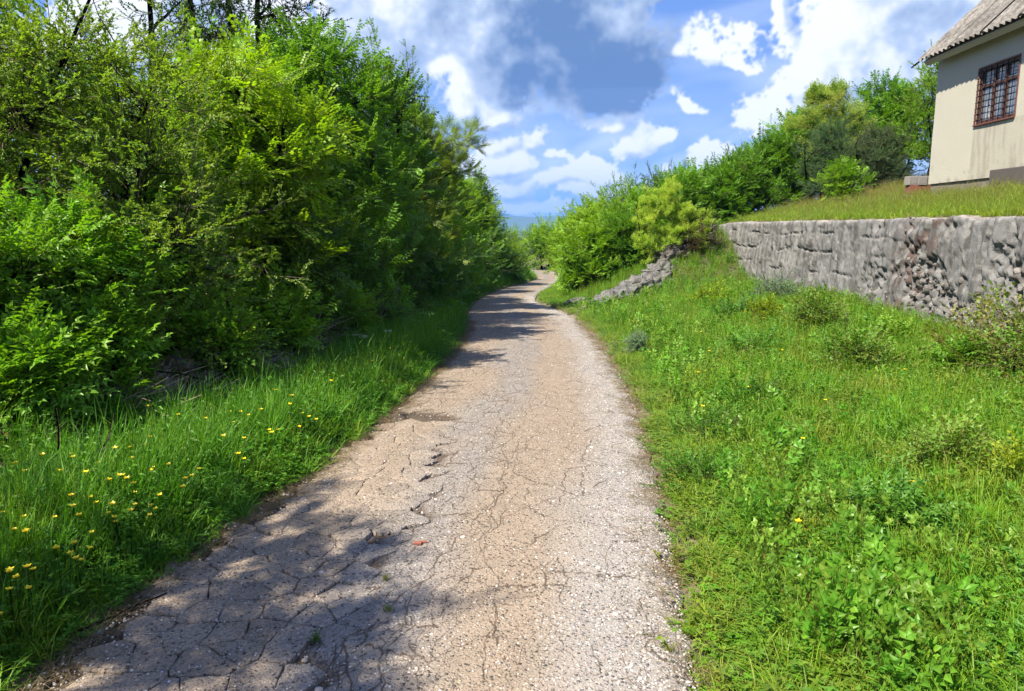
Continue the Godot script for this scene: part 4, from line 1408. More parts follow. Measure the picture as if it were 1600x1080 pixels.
func build_grass() -> void:
	var tall := tuft("tall", 1)
	var tall2 := tuft("tall", 2)
	var seedy := tuft("seedy", 3)
	var short := tuft("short", 4)
	var clover := tuft("clover", 5)
	var herb := tuft("herb", 6)
	var feather := tuft("feather", 7)
	var straw := tuft("straw", 8)
	var litter := tuft("litter", 9)
	var bright := Color(0.17, 0.34, 0.016)
	var deep := Color(0.085, 0.245, 0.018)
	var olive := Color(0.25, 0.28, 0.035)
	var pale := Color(0.34, 0.27, 0.09)
	sow("right", [[short, 0.25, bright, olive, 0.8, 1.35], [tall, 0.3, bright, olive, 0.55, 1.0], [herb, 0.16, deep, olive, 0.8, 1.4], [clover, 0.11, deep, bright, 0.8, 1.4], [feather, 0.1, deep, bright, 0.8, 1.4], [seedy, 0.05, bright, pale, 0.6, 0.95], [straw, 0.03, pale, Color(0.32, 0.25, 0.13), 0.7, 1.2]],
		[["slope_turf", "short green turf covering the slope below the retaining wall", "grass"], ["slope_grass", "longer bright green grass blades on the slope below the retaining wall", "grass"], ["slope_herbs", "small leafy herbs mixed through the grass of the slope", "herbs"],
		["slope_clover", "clover patches in the grass of the slope", "clover"], ["slope_yarrow", "feathery yarrow leaves in the grass of the slope", "herbs"], ["slope_seed_grass", "grass with tan seed heads on the slope", "grass"], ["slope_straw", "dry straw lying in the grass of the slope", "straw"]], 501)
	sow("left", [[tall, 0.3, bright, olive, 0.75, 1.2], [tall2, 0.24, deep, bright, 0.75, 1.25], [herb, 0.16, deep, bright, 0.9, 1.5], [short, 0.14, bright, olive, 0.9, 1.4], [clover, 0.1, deep, bright, 1.0, 1.6], [seedy, 0.06, bright, pale, 0.7, 1.0]],
		[["verge_grass", "tall bright green grass along the verge beside the hedge", "grass"], ["verge_deep_grass", "darker green grass tufts along the verge beside the hedge", "grass"], ["verge_herbs", "leafy herbs among the verge grass beside the hedge", "herbs"], ["verge_turf", "short turf at the asphalt edge beside the hedge", "grass"], ["verge_clover", "clover among the verge grass beside the hedge", "clover"], ["verge_seed_grass", "grass with tan seed heads on the hedge verge", "grass"]], 502)
	sow("lawn", [[tall, 0.4, Color(0.2, 0.33, 0.022), Color(0.22, 0.26, 0.04), 0.7, 1.05], [seedy, 0.3, Color(0.18, 0.28, 0.03), Color(0.28, 0.19, 0.09), 0.7, 1.0], [short, 0.3, Color(0.25, 0.36, 0.02), olive, 1.0, 1.6]],
		[["lawn_grass", "unmown green grass on the terrace in front of the house", "grass"], ["lawn_seed_grass", "reddish seeding grass on the terrace in front of the house", "grass"], ["lawn_turf", "short yellow-green turf behind the top of the retaining wall", "grass"]], 503)
	rng.seed = 505
	var wn := [["slope_nettles", "small pointed-leaved weeds standing among the slope's grass", "oval", Color(0.14, 0.33, 0.03), 0.75], ["slope_bedstraw", "low crowded small-leaved weeds among the slope's grass", "small", Color(0.2, 0.36, 0.03), 0.75], ["slope_brambles", "short bramble shoots with olive leaves among the slope's grass", "bramble", Color(0.18, 0.33, 0.04), 0.75]]
	for w in wn.size():
		var wa := []; var wc := PackedColorArray()
		for k in 5200:
			var d := 2.2 + pow(rng.randf(), 1.3) * 17.0
			var x := lerpf(xr(d) + 0.35, minf(5.5, 0.72 * d + 0.5), rng.randf())
			if nz.get_noise_2d(x * 15.0 + 90.0 * w, d * 11.0 + 40.0) < 0.08 or x < xr(d) + 0.3: continue
			var up := (Vector3.UP + rv() * 0.5).normalized()
			var z := up.cross(rv()).normalized()
			var sc: float = rf(0.6, 1.15) * wn[w][4] * (1.0 + 0.02 * d)
			wa.append(Transform3D(Basis(up * sc, z.cross(up) * sc, z * sc), on_ground(x, d, -rf(0.0, 0.06))))
			wc.append(jit(wn[w][3], 0.3))
		tag(copies(wn[w][0], M.sprigs[wn[w][2]], wa, wc, self), wn[w][1], "weeds", "", "stuff")
	# dead leaves and broken twigs under the hedge, straw along the asphalt edges
	rng.seed = 504
	var a := []; var ac := PackedColorArray()
	for k in 6500:
		var d := rf(3.0, 24.0)
		var s := rf(1.0, 3.4)
		var x := xl(d) - s
		if rng.randf() > ss(0.9, 1.4, s): continue
		var sc := rf(0.8, 1.4)
		a.append(Transform3D(Basis(Vector3.UP, rf(0, TAU)).scaled(Vector3(sc, sc, sc)), on_ground(x, d, -0.004)))
		ac.append(jit(Color(0.22, 0.165, 0.11), 0.35))
	tag(copies("leaf_litter", litter, a, ac, self), "brown dead leaves on the bank under the hedge", "leaf litter", "", "stuff")
	a = []; ac = PackedColorArray()
	for k in 2600:
		var d := rf(2.0, 16.0)
		var left := rng.randf() < 0.6
		var x := xl(d) + rng.randfn() * 0.07 if left else xr(d) + rng.randfn() * 0.09
		var inside: bool = x > xl(d) and x < xr(d)
		a.append(Transform3D(Basis(Vector3.UP, rf(0, TAU)).scaled(Vector3.ONE * rf(0.4, 0.9)), Vector3(x, (road_h(x, d) if inside else ground_y(x, d)) + 0.002, -d)))
		ac.append(jit(Color(0.3, 0.23, 0.13), 0.3))
	tag(copies("edge_straw", straw, a, ac, self), "dry grass straw strewn along the asphalt edges", "straw", "", "stuff")

func build_gravel() -> void:
	rng.seed = 601
	var kinds := [stone_mesh(401, M.twig, 4, 6, 0.3), stone_mesh(402, M.twig, 4, 6, 0.35)]
	var names := [["road_gravel", "loose pale gravel chips scattered over the lane"], ["road_grit", "fine brownish grit scattered over the lane"]]
	for v in 2:
		var a := []; var ac := PackedColorArray()
		for k in 11000:
			var d := 1.9 + pow(rng.randf(), 2.2) * 24.0
			var s := rng.randf()
			if rng.randf() < 0.45: s = 1.0 - absf(rng.randfn()) * 0.12
			elif rng.randf() < 0.15: s = absf(rng.randfn()) * 0.06
			if s < -0.02 or s > 1.04: continue
			var x := lerpf(xl(d), xr(d), s)
			var r := (rf(0.003, 0.0065) if v == 0 else rf(0.0025, 0.005)) * (1.0 + 0.03 * d)
			if rng.randf() < 0.008: r = rf(0.009, 0.017)
			var y := road_h(x, d) - r * 0.12
			if broken(x, d) > 0.02 and d < 6.4: y += 0.004
			a.append(Transform3D(Basis(rv().normalized(), rf(0, TAU)).scaled(Vector3(r, r * 0.7, r) * 2.0), Vector3(x, y, -d)))
			var c := Color(0.33, 0.31, 0.285) if v == 0 else Color(0.25, 0.205, 0.165)
			if v == 0 and rng.randf() < 0.25: c = Color(0.42, 0.4, 0.37)
			ac.append(jit(c, 0.25))
		tag(copies(names[v][0], kinds[v], a, ac, self), names[v][1], "gravel", "", "stuff")

# ------------------------------------------------------------------ hedge, trees, bushes
func build_trees() -> void:
	var small := sprig("small", 1)
	var oval := sprig("oval", 2)
	var maple := sprig("maple", 3)
	var ash := sprig("ash", 4)
	var blossom := sprig("blossom", 5)
	var needle := sprig("needle", 6)
	var bramble := sprig("bramble", 7)
	var oval2 := sprig("oval", 8)
	M.sprigs = {"small": small, "oval": oval, "maple": maple, "ash": ash, "blossom": blossom, "needle": needle, "bramble": bramble}
	var spring := Color(0.235, 0.415, 0.028)
	var fresh := Color(0.18, 0.375, 0.024)
	var mid := Color(0.125, 0.29, 0.026)
	var dark := Color(0.052, 0.135, 0.02)
	var lime := Color(0.28, 0.45, 0.02)
	var G := "trees and shrubs of the hedge beside the lane"
	# --- left hedge, front row
	tree({"name": "hawthorn_shrub", "label": "big olive green hawthorn shrub with leaning dark stems at the hedge's start", "category": "shrub", "group": G, "at": on_ground(-4.25, 6.6), "r": 0.055,
		"stems": [[-0.55, 0.5, -0.9, 2.9, 0.6], [-0.5, 0.45, 0.35, 3.2, -0.1], [0.2, -0.2], [-0.7, 0.2, -1.2, 2.6, 0.3]], "lumps": clumps(2.9, 3.4, 3.0, 0.9, 17, 71, 0.35), "nb": 20, "nt": 5, "ns": 4, "mesh": small, "col": Color(0.235, 0.365, 0.045), "col2": Color(0.2, 0.335, 0.04), "vary": 0.22, "shoots": [[-0.4, 2.7, 0.2, 0.6], [0.6, 2.7, 0.1, 0.5], [-1.0, 2.4, 0.0, 0.7]]})
	tree({"name": "field_maple", "label": "field maple with bright yellow-green tiers of lobed leaves in the hedge", "category": "tree", "group": G, "at": on_ground(-3.75, 9.0), "r": 0.06,
		"stems": [[0.0, 0.0], [0.3, 0.2, 0.9, 2.4, 0.6]], "lumps": clumps(3.05, 2.7, 2.8, 1.0, 14, 72, 0.4) + [[0.75, 1.9, 0.75, 0.6, 0.32, 0.6], [0.95, 2.3, 0.2, 0.55, 0.3, 0.5], [0.45, 2.75, 0.8, 0.6, 0.35, 0.55]], "nb": 16, "nt": 4, "ns": 4, "mesh": maple, "col": Color(0.25, 0.42, 0.016), "col2": spring, "vary": 0.25, "upward": 0.1})
	tree({"name": "tall_oak", "label": "tall dark tree with bare-looking trunks rising above the hedge", "category": "tree", "group": G, "at": on_ground(-5.1, 12.6), "r": 0.11,
		"stems": [[-0.5, 0.0, -0.6, 6.4, 0.2], [0.45, 0.0, 0.6, 6.2, 0.0], [0.1, 0.2, 0.0, 6.6, 0.3], [-1.0, 0.3, -1.2, 6.0, 0.0]], "lumps": clumps(7.0, 3.6, 3.2, 3.2, 20, 73, 0.3), "nb": 15, "nt": 5, "ns": 4, "size": 1.05, "mesh": small, "col": Color(0.04, 0.095, 0.018), "col2": Color(0.055, 0.12, 0.022), "vary": 0.25, "bark": Color(0.06, 0.05, 0.042)})
	tree({"name": "elm_tree", "label": "mid green elm filling the hedge right of the field maple", "category": "tree", "group": G, "at": on_ground(-3.35, 11.6), "r": 0.07,
		"stems": [[0.0, 0.0], [0.3, -0.2]], "lumps": clumps(4.1, 2.4, 2.8, 0.9, 18, 74, 0.5), "nb": 16, "nt": 4, "ns": 4, "mesh": oval, "col": fresh, "col2": mid, "vary": 0.25, "shoots": [[0.2, 3.7, 0.0, 0.6], [-0.3, 3.8, 0.3, 0.5]]})
	tree({"name": "plum_tree", "label": "slender wild plum with sparse upright shoots against the grey cloud", "category": "tree", "group": G, "at": on_ground(-3.1, 15.2), "r": 0.06,
		"stems": [[0.0, 0.0, -0.2, 4.9, 0.0], [0.2, 0.2, 0.5, 4.7, 0.3], [-0.2, -0.2]], "lumps": clumps(4.6, 2.0, 2.4, 1.0, 15, 75, 0.5), "nb": 13, "nt": 5, "ns": 4, "mesh": oval, "col": Color(0.13, 0.25, 0.045), "col2": mid, "vary": 0.2, "shoots": [[-0.3, 4.3, 0.0, 1.25], [0.0, 4.4, 0.2, 1.3], [0.35, 4.2, 0.0, 1.1], [0.6, 3.9, 0.2, 1.2], [0.75, 3.5, 0.0, 1.0], [-0.6, 4.2, 0.2, 1.1]], "shoot_density": 16.0, "upward": 0.6})
	tree({"name": "ash_tree", "label": "young ash with bronze-tipped leaves leaning out over the hedge top", "category": "tree", "group": G, "at": on_ground(-3.1, 18.4), "r": 0.06,
		"stems": [[0.0, 0.0, 0.5, 4.6, 0.0]], "lumps": clumps(4.7, 2.2, 2.4, 1.4, 13, 76, 0.4) + [[1.1, 3.9, 0.3, 0.55, 0.35, 0.5], [1.0, 3.3, 0.2, 0.5, 0.3, 0.5]], "nb": 13, "nt": 4, "ns": 4, "size": 1.15, "mesh": ash, "col": Color(0.19, 0.33, 0.04), "col2": Color(0.21, 0.28, 0.06), "vary": 0.25, "upward": 0.4})
	tree({"name": "dogwood_shrub", "label": "bright green dogwood shrub bulging towards the lane under the young ash", "category": "shrub", "group": G, "at": on_ground(-3.2, 21.5), "r": 0.05,
		"stems": [[0.0, 0.0], [0.3, 0.3], [-0.3, 0.0]], "lumps": clumps(3.6, 2.3, 3.4, 0.6, 15, 77, 0.5), "nb": 15, "nt": 5, "ns": 4, "size": 1.2, "mesh": oval2, "col": fresh, "col2": spring, "vary": 0.22})
	tree({"name": "hazel_shrub", "label": "light green hazel with a spiky top further along the hedge", "category": "shrub", "group": G, "at": on_ground(-3.3, 27.0), "r": 0.05,
		"stems": [[0.0, 0.0], [0.3, 0.3], [-0.3, 0.0]], "lumps": clumps(4.0, 2.4, 4.0, 0.6, 15, 78, 0.5), "nb": 14, "nt": 5, "ns": 4, "size": 1.35, "mesh": oval, "col": spring, "col2": fresh, "vary": 0.2, "shoots": [[0.2, 3.4, 0.5, 1.2], [0.5, 3.2, 0.0, 1.0], [-0.2, 3.5, -0.6, 1.2], [0.7, 2.9, 0.8, 0.9]]})
	tree({"name": "hornbeam_tree", "label": "yellow-green hornbeam near the lane's bend, its shoots fanning upward", "category": "tree", "group": G, "at": on_ground(-3.1, 34.0), "r": 0.06,
		"stems": [[0.0, 0.0], [0.3, 0.3]], "lumps": clumps(4.1, 2.6, 4.4, 0.7, 15, 79, 0.5), "nb": 13, "nt": 5, "ns": 4, "size": 1.6, "mesh": oval2, "col": spring, "col2": Color(0.19, 0.33, 0.025), "vary": 0.2, "shoots": [[0.2, 3.7, 0.5, 1.2], [0.7, 3.4, 0.0, 1.0], [-0.2, 3.8, -0.6, 1.2], [1.0, 3.0, 0.8, 0.9]]})
	tree({"name": "round_bush", "label": "small rounded lime green bush at the inside of the lane's bend", "category": "bush", "group": G, "at": on_ground(-1.75, 41.5), "r": 0.035,
		"lumps": clumps(1.75, 2.3, 2.6, 0.35, 11, 80, 0.5), "nb": 14, "nt": 4, "ns": 4, "size": 1.3, "mesh": small, "col": lime, "col2": spring, "vary": 0.15, "upward": 0.6})
	# --- left hedge, back row and undergrowth
	var back := [[-6.4, 8.4, 3.0, 3.4, "shady"], [-5.8, 10.8, 3.2, 3.2, "dull green"], [-6.0, 16.5, 5.2, 3.8, "deep green"], [-5.3, 20.0, 4.8, 3.6, "dense"], [-5.6, 25.0, 4.4, 4.4, "bushy"], [-5.4, 31.0, 4.4, 4.6, "broad"], [-5.0, 39.0, 4.3, 5.0, "spreading"]]
	var behind := ["the leaning hawthorn", "the field maple", "the slender wild plum", "the young ash", "the dogwood shrub", "the spiky hazel", "the yellow-green hornbeam"]
	for k in back.size():
		var b: Array = back[k]
		tree({"name": "hedge_tree", "label": "%s hedge tree standing behind %s" % [b[4], behind[k]], "category": "tree", "group": G, "at": on_ground(b[0], b[1]), "r": 0.08, "stems": [[0.0, 0.0], [0.4, 0.3]],
			"lumps": clumps(b[2], b[3], b[3], 0.7, 13, 100 + k, 0.4), "nb": 12, "nt": 4, "ns": 4, "size": 1.25 + 0.012 * b[1], "mesh": [oval, small, oval2][k % 3], "col": mid, "col2": fresh, "vary": 0.25})
	var low := [[-3.6, 5.6, 1.15, 1.4, oval, "dogwood sapling with glossy pointed leaves above the mossy stones"], [-3.85, 4.9, 1.05, 1.2, oval2, "leafy dogwood at the foot of the leaning hawthorn"], [-3.6, 7.4, 1.5, 1.6, oval, "glossy-leaved dogwood beside the pale leaning stick"], [-3.05, 8.9, 1.5, 1.5, bramble, "dark bramble thicket under the field maple"],
		[-2.95, 10.8, 1.6, 1.7, oval2, "low privet spreading under the mid green elm"], [-2.85, 13.2, 1.7, 1.9, bramble, "bramble mound in the shade between elm and plum"], [-2.9, 16.6, 1.8, 2.2, oval, "privet bush at the foot of the slender plum"], [-3.0, 19.6, 1.6, 2.2, oval2, "low bush between young ash and dogwood shrub"],
		[-3.15, 24.2, 2.0, 2.8, oval, "low bush between dogwood shrub and spiky hazel"], [-2.95, 30.2, 2.1, 3.2, oval2, "low bush between spiky hazel and hornbeam"], [-2.4, 37.4, 1.9, 2.6, oval, "dark low bush beside the small lime green bush"], [-3.3, 5.2, 0.5, 0.7, oval, "low leafy dogwood shoots among the mossy stones"], [-3.0, 6.3, 0.55, 0.8, bramble, "low bramble sprawling over the twig tangle"], [-2.95, 7.9, 0.65, 0.9, oval2, "low leafy shoots before the glossy dogwood"], [-2.75, 9.9, 0.6, 0.9, oval, "low leafy shoots at the edge of the bramble thicket"], [-3.3, 4.6, 0.35, 0.45, oval2, "small dogwood seedling at the verge beside the stones"],
		[-4.3, 4.3, 1.0, 1.2, oval, "leafy sapling behind the mossy stones at the hedge's start"]]
	for k in low.size():
		var b: Array = low[k]
		tree({"name": "undergrowth_shrub", "label": b[5], "category": "shrub", "group": "undergrowth along the foot of the hedge", "at": on_ground(b[0], b[1]), "r": 0.018, "stems": [[0.0, 0.0], [0.12, 0.1], [-0.12, 0.05]],
			"lumps": clumps(b[2], b[3], b[3], (0.12 if b[2] < 0.7 else 0.35 if k < 4 or k == 16 else 0.3), 8, 130 + k, 0.4), "nb": 12, "nt": 4, "ns": 3, "size": 0.8 + 0.018 * b[1], "mesh": b[4], "col": Color(0.155, 0.335, 0.03) if k in [0, 1, 2, 11, 12, 13, 14, 15, 16] else mid, "col2": fresh if k in [0, 1, 2, 11, 12, 13, 14, 15, 16] else dark, "vary": 0.25, "bark": Color(0.09, 0.07, 0.055)})
	# --- the tree outside the frame whose crown shades the lane's near corner and hangs one branch into view
	tree({"name": "walnut_tree", "label": "tree beside the lane whose crown shades the cracked corner of the asphalt", "category": "tree", "at": on_ground(-4.95, 0.1), "r": 0.1, "stems": [[0.0, 0.0, 0.6, 4.4, -0.3], [-0.1, 0.1]],
		"lumps": [[0.9, 3.5, -0.9, 0.75, 0.5, 0.8], [1.3, 3.9, -0.2, 0.7, 0.5, 0.7], [0.6, 4.3, -0.7, 0.8, 0.6, 0.8], [1.5, 3.3, -1.1, 0.5, 0.3, 0.5], [1.9, 3.0, -0.4, 0.4, 0.25, 0.4]],
		"nb": 8, "nt": 4, "ns": 4, "size": 1.1, "mesh": ash, "col": Color(0.17, 0.22, 0.05), "col2": Color(0.15, 0.2, 0.05), "vary": 0.2})
	# --- right side: bushes on the bank and behind the lawn
	var B := "bushes and trees on the bank beyond the wall"
	var right := [
		["bank_bush", "low green bush just behind the long rock slab", 1.55, 23.4, 1.75, 1.9, 0.25, oval, fresh, spring, 1.2, []],
		["bank_bush", "grey-green bush between rock slab and pale flowering shrub", 2.55, 23.2, 1.7, 1.8, 0.25, small, mid, fresh, 1.25, [[0.0, 1.7, 0.0, 0.6]]],
		["bank_bush", "dense green bush filling the bank behind the pale flowering shrub", 4.7, 25.2, 1.9, 2.6, 0.3, oval2, mid, fresh, 1.3, []],
		["bank_bush", "bright green bush on the bank where the lane bends", 1.9, 28.5, 2.4, 2.9, 0.4, oval, spring, lime, 1.35, []],
		["bank_bush", "fresh green bush behind the rock ledge on the bank", 3.2, 26.5, 2.0, 2.8, 0.4, oval2, spring, fresh, 1.3, [[-0.5, 1.7, 0.0, 0.8], [0.0, 1.8, 0.3, 0.9], [0.5, 1.8, 0.0, 0.8]]],
		["willow_bush", "thin-twigged grey-green bush with bare shoot tips above the pale flowering shrub", 4.6, 28.5, 2.2, 3.2, 0.5, small, Color(0.1, 0.17, 0.04), mid, 1.4, [[-1.0, 1.9, 0.0, 0.9], [-0.5, 2.0, 0.0, 0.9], [0.2, 2.0, 0.3, 0.9], [0.8, 2.0, 0.0, 0.9], [1.2, 1.9, 0.0, 0.8]]],
		["privet_bush", "rounded green bush closing the gap behind the wall's far end", 5.95, 25.7, 1.75, 2.3, 0.3, oval, fresh, mid, 1.25, [[0.3, 1.5, 0.0, 0.6]]],
		["privet_bush", "dark green bush at the far end of the retaining wall", 6.7, 26.0, 2.1, 2.8, 0.4, small, fresh, mid, 1.3, [[0.2, 1.8, 0.0, 0.7], [-0.6, 1.8, 0.3, 0.7]]],
		["elder_bush", "mid green bush between the wall's far end and the dark juniper", 8.0, 27.0, 2.3, 2.8, 0.4, oval, fresh, mid, 1.35, [[0.0, 2.0, 0.0, 0.7]]],
		["hazel_bush", "yellow-green bush rising beside the dark juniper", 9.3, 28.0, 3.1, 3.0, 0.5, oval2, spring, fresh, 1.4, [[-0.5, 2.8, 0.0, 0.7], [0.4, 2.9, 0.0, 0.7]]],
		["juniper_bush", "dark juniper with fine blackish green sprays at the back of the lawn", 8.7, 23.6, 2.3, 1.9, 0.3, needle, Color(0.055, 0.14, 0.03), Color(0.07, 0.15, 0.035), 1.2, [[0.2, 2.0, 0.0, 0.6]]],
		["juniper_bush", "purplish dark juniper beside the bright sapling at the back of the lawn", 10.1, 23.2, 1.8, 1.8, 0.3, needle, Color(0.09, 0.13, 0.045), Color(0.06, 0.13, 0.03), 1.2, []],
		["oak_bush", "deep green bush between flowering ash and house", 11.8, 27.0, 3.3, 3.0, 0.5, oval, mid, fresh, 1.4, [[-0.4, 3.0, 0.0, 0.6]]],
		["birch_tree", "light green tree standing close behind the house corner", 11.6, 22.6, 3.5, 2.4, 0.5, small, fresh, spring, 1.35, [[-0.5, 3.2, 0.0, 0.6], [0.2, 3.3, 0.0, 0.5]]],
		["maple_sapling", "small bright maple sapling in front of the dark junipers", 8.05, 20.6, 1.0, 1.15, 0.15, maple, Color(0.13, 0.3, 0.02), spring, 0.9, []]]
	for k in right.size():
		var b: Array = right[k]
		tree({"name": b[0], "label": b[1], "category": "tree" if b[0].ends_with("tree") else "sapling" if b[0].ends_with("sapling") else "bush", "group": B, "at": on_ground(b[2], b[3]), "r": 0.02 if b[4] < 1.5 else 0.045, "stems": [[0.0, 0.0], [0.15, 0.1]] if b[4] < 1.5 else [[0.0, 0.0], [0.3, 0.3], [-0.3, 0.0]],
			"lumps": clumps(b[4], b[5], b[5], b[6], 8 if b[4] < 1.5 else 14, 160 + k, 0.45), "nb": 10 if b[4] < 1.5 else 14, "nt": 4 if b[4] < 1.5 else 5, "ns": 3 if b[4] < 1.5 else 4, "size": b[10], "mesh": b[7], "col": b[8], "col2": b[9], "vary": 0.22, "shoots": b[11], "upward": 0.45})
	tree({"name": "flowering_ash", "label": "flowering ash with foamy cream blossom rising above the dark juniper", "category": "tree", "group": B, "at": on_ground(9.5, 26.0), "r": 0.07, "stems": [[0.0, 0.0], [0.2, 0.1]],
		"lumps": [[0.0, 2.3, 0.0, 0.8, 0.55, 0.8], [-0.6, 2.5, 0.2, 0.6, 0.45, 0.6], [0.5, 2.6, 0.2, 0.7, 0.45, 0.7], [0.0, 3.0, 0.1, 0.6, 0.45, 0.6], [0.8, 2.2, 0.3, 0.5, 0.4, 0.5], [-0.35, 3.4, 0.0, 0.26, 0.26, 0.26], [0.3, 3.45, 0.0, 0.26, 0.3, 0.26], [0.0, 1.6, 0.4, 0.8, 0.5, 0.6]], "nb": 14, "nt": 4, "ns": 3, "size": 1.4, "mesh": blossom, "col": Color(0.36, 0.45, 0.1), "col2": Color(0.28, 0.42, 0.06), "vary": 0.2, "upward": 0.5})
	tree({"name": "flowering_shrub", "label": "pale yellow-green flowering shrub in rounded columns beside the wall's far end", "category": "shrub", "group": B, "at": on_ground(3.65, 21.9), "r": 0.04, "stems": [[-0.4, 0.0], [0.2, 0.0], [0.5, 0.1]],
		"lumps": [[-0.6, 0.5, 0.2, 0.34, 0.42, 0.34], [-0.62, 1.1, 0.2, 0.33, 0.42, 0.33], [-0.55, 1.7, 0.1, 0.26, 0.4, 0.26], [-0.05, 0.7, 0.1, 0.33, 0.42, 0.33], [0.02, 1.35, 0.0, 0.3, 0.42, 0.3], [0.05, 1.95, 0.0, 0.24, 0.4, 0.24], [0.45, 0.95, 0.1, 0.28, 0.36, 0.28], [0.5, 1.4, 0.1, 0.2, 0.28, 0.2], [0.9, 0.8, 0.1, 0.24, 0.26, 0.24], [1.02, 1.2, 0.1, 0.18, 0.24, 0.18]],
		"nb": 13, "nt": 4, "ns": 3, "size": 0.95, "mesh": blossom, "col": Color(0.46, 0.62, 0.075), "col2": Color(0.42, 0.58, 0.07), "vary": 0.18, "upward": 0.6})
	tree({"name": "bramble_thicket", "label": "dry brownish bramble thicket on the bank between rocks and wall end", "category": "bush", "group": B, "at": on_ground(4.55, 21.9), "r": 0.012, "stems": [[0.0, 0.0], [0.3, 0.2], [-0.4, 0.1], [0.5, -0.2]],
		"lumps": clumps(0.95, 2.0, 1.4, 0.2, 9, 190, 0.3), "nb": 13, "nt": 4, "ns": 1, "size": 0.9, "mesh": bramble, "col": Color(0.1, 0.075, 0.04), "col2": Color(0.08, 0.11, 0.03), "vary": 0.3, "bark": Color(0.16, 0.11, 0.095)})
	# --- far end of the lane
	var far := [[0.6, 60.0, 3.3, 4.4, "broad leafy tree closing the view beyond the lane's bend", fresh], [-2.6, 64.0, 3.0, 4.4, "pale green tree beyond the bend beside the lime bush", spring], [-6.0, 62.0, 4.4, 5.0, "tree beyond the bend standing behind the hornbeam", mid], [3.6, 52.0, 4.0, 4.6, "bright tree beyond the bend behind the bank bush", spring], [4.4, 40.0, 3.6, 4.0, "green tree on the bank further along behind the bank bush", fresh], [1.9, 36.0, 2.9, 2.6, "green bush at the lane's outer edge before the bend", fresh]]
	for k in far.size():
		var b: Array = far[k]
		tree({"name": "distant_tree", "label": b[4], "category": "tree", "group": "trees at the far end of the lane", "at": on_ground(b[0], b[1]), "r": 0.1, "stems": [[0.0, 0.0], [0.6, 0.2], [-0.5, 0.1]],
			"lumps": clumps(b[2], b[3], b[3], 1.2 if b[1] > 55.0 else 0.5, 13, 210 + k, 0.35), "nb": 13, "nt": 4, "ns": 4, "size": 1.9 if b[1] > 50.0 else 1.6, "mesh": [oval, small, oval2][k % 3], "col": b[5], "col2": spring, "vary": 0.2})

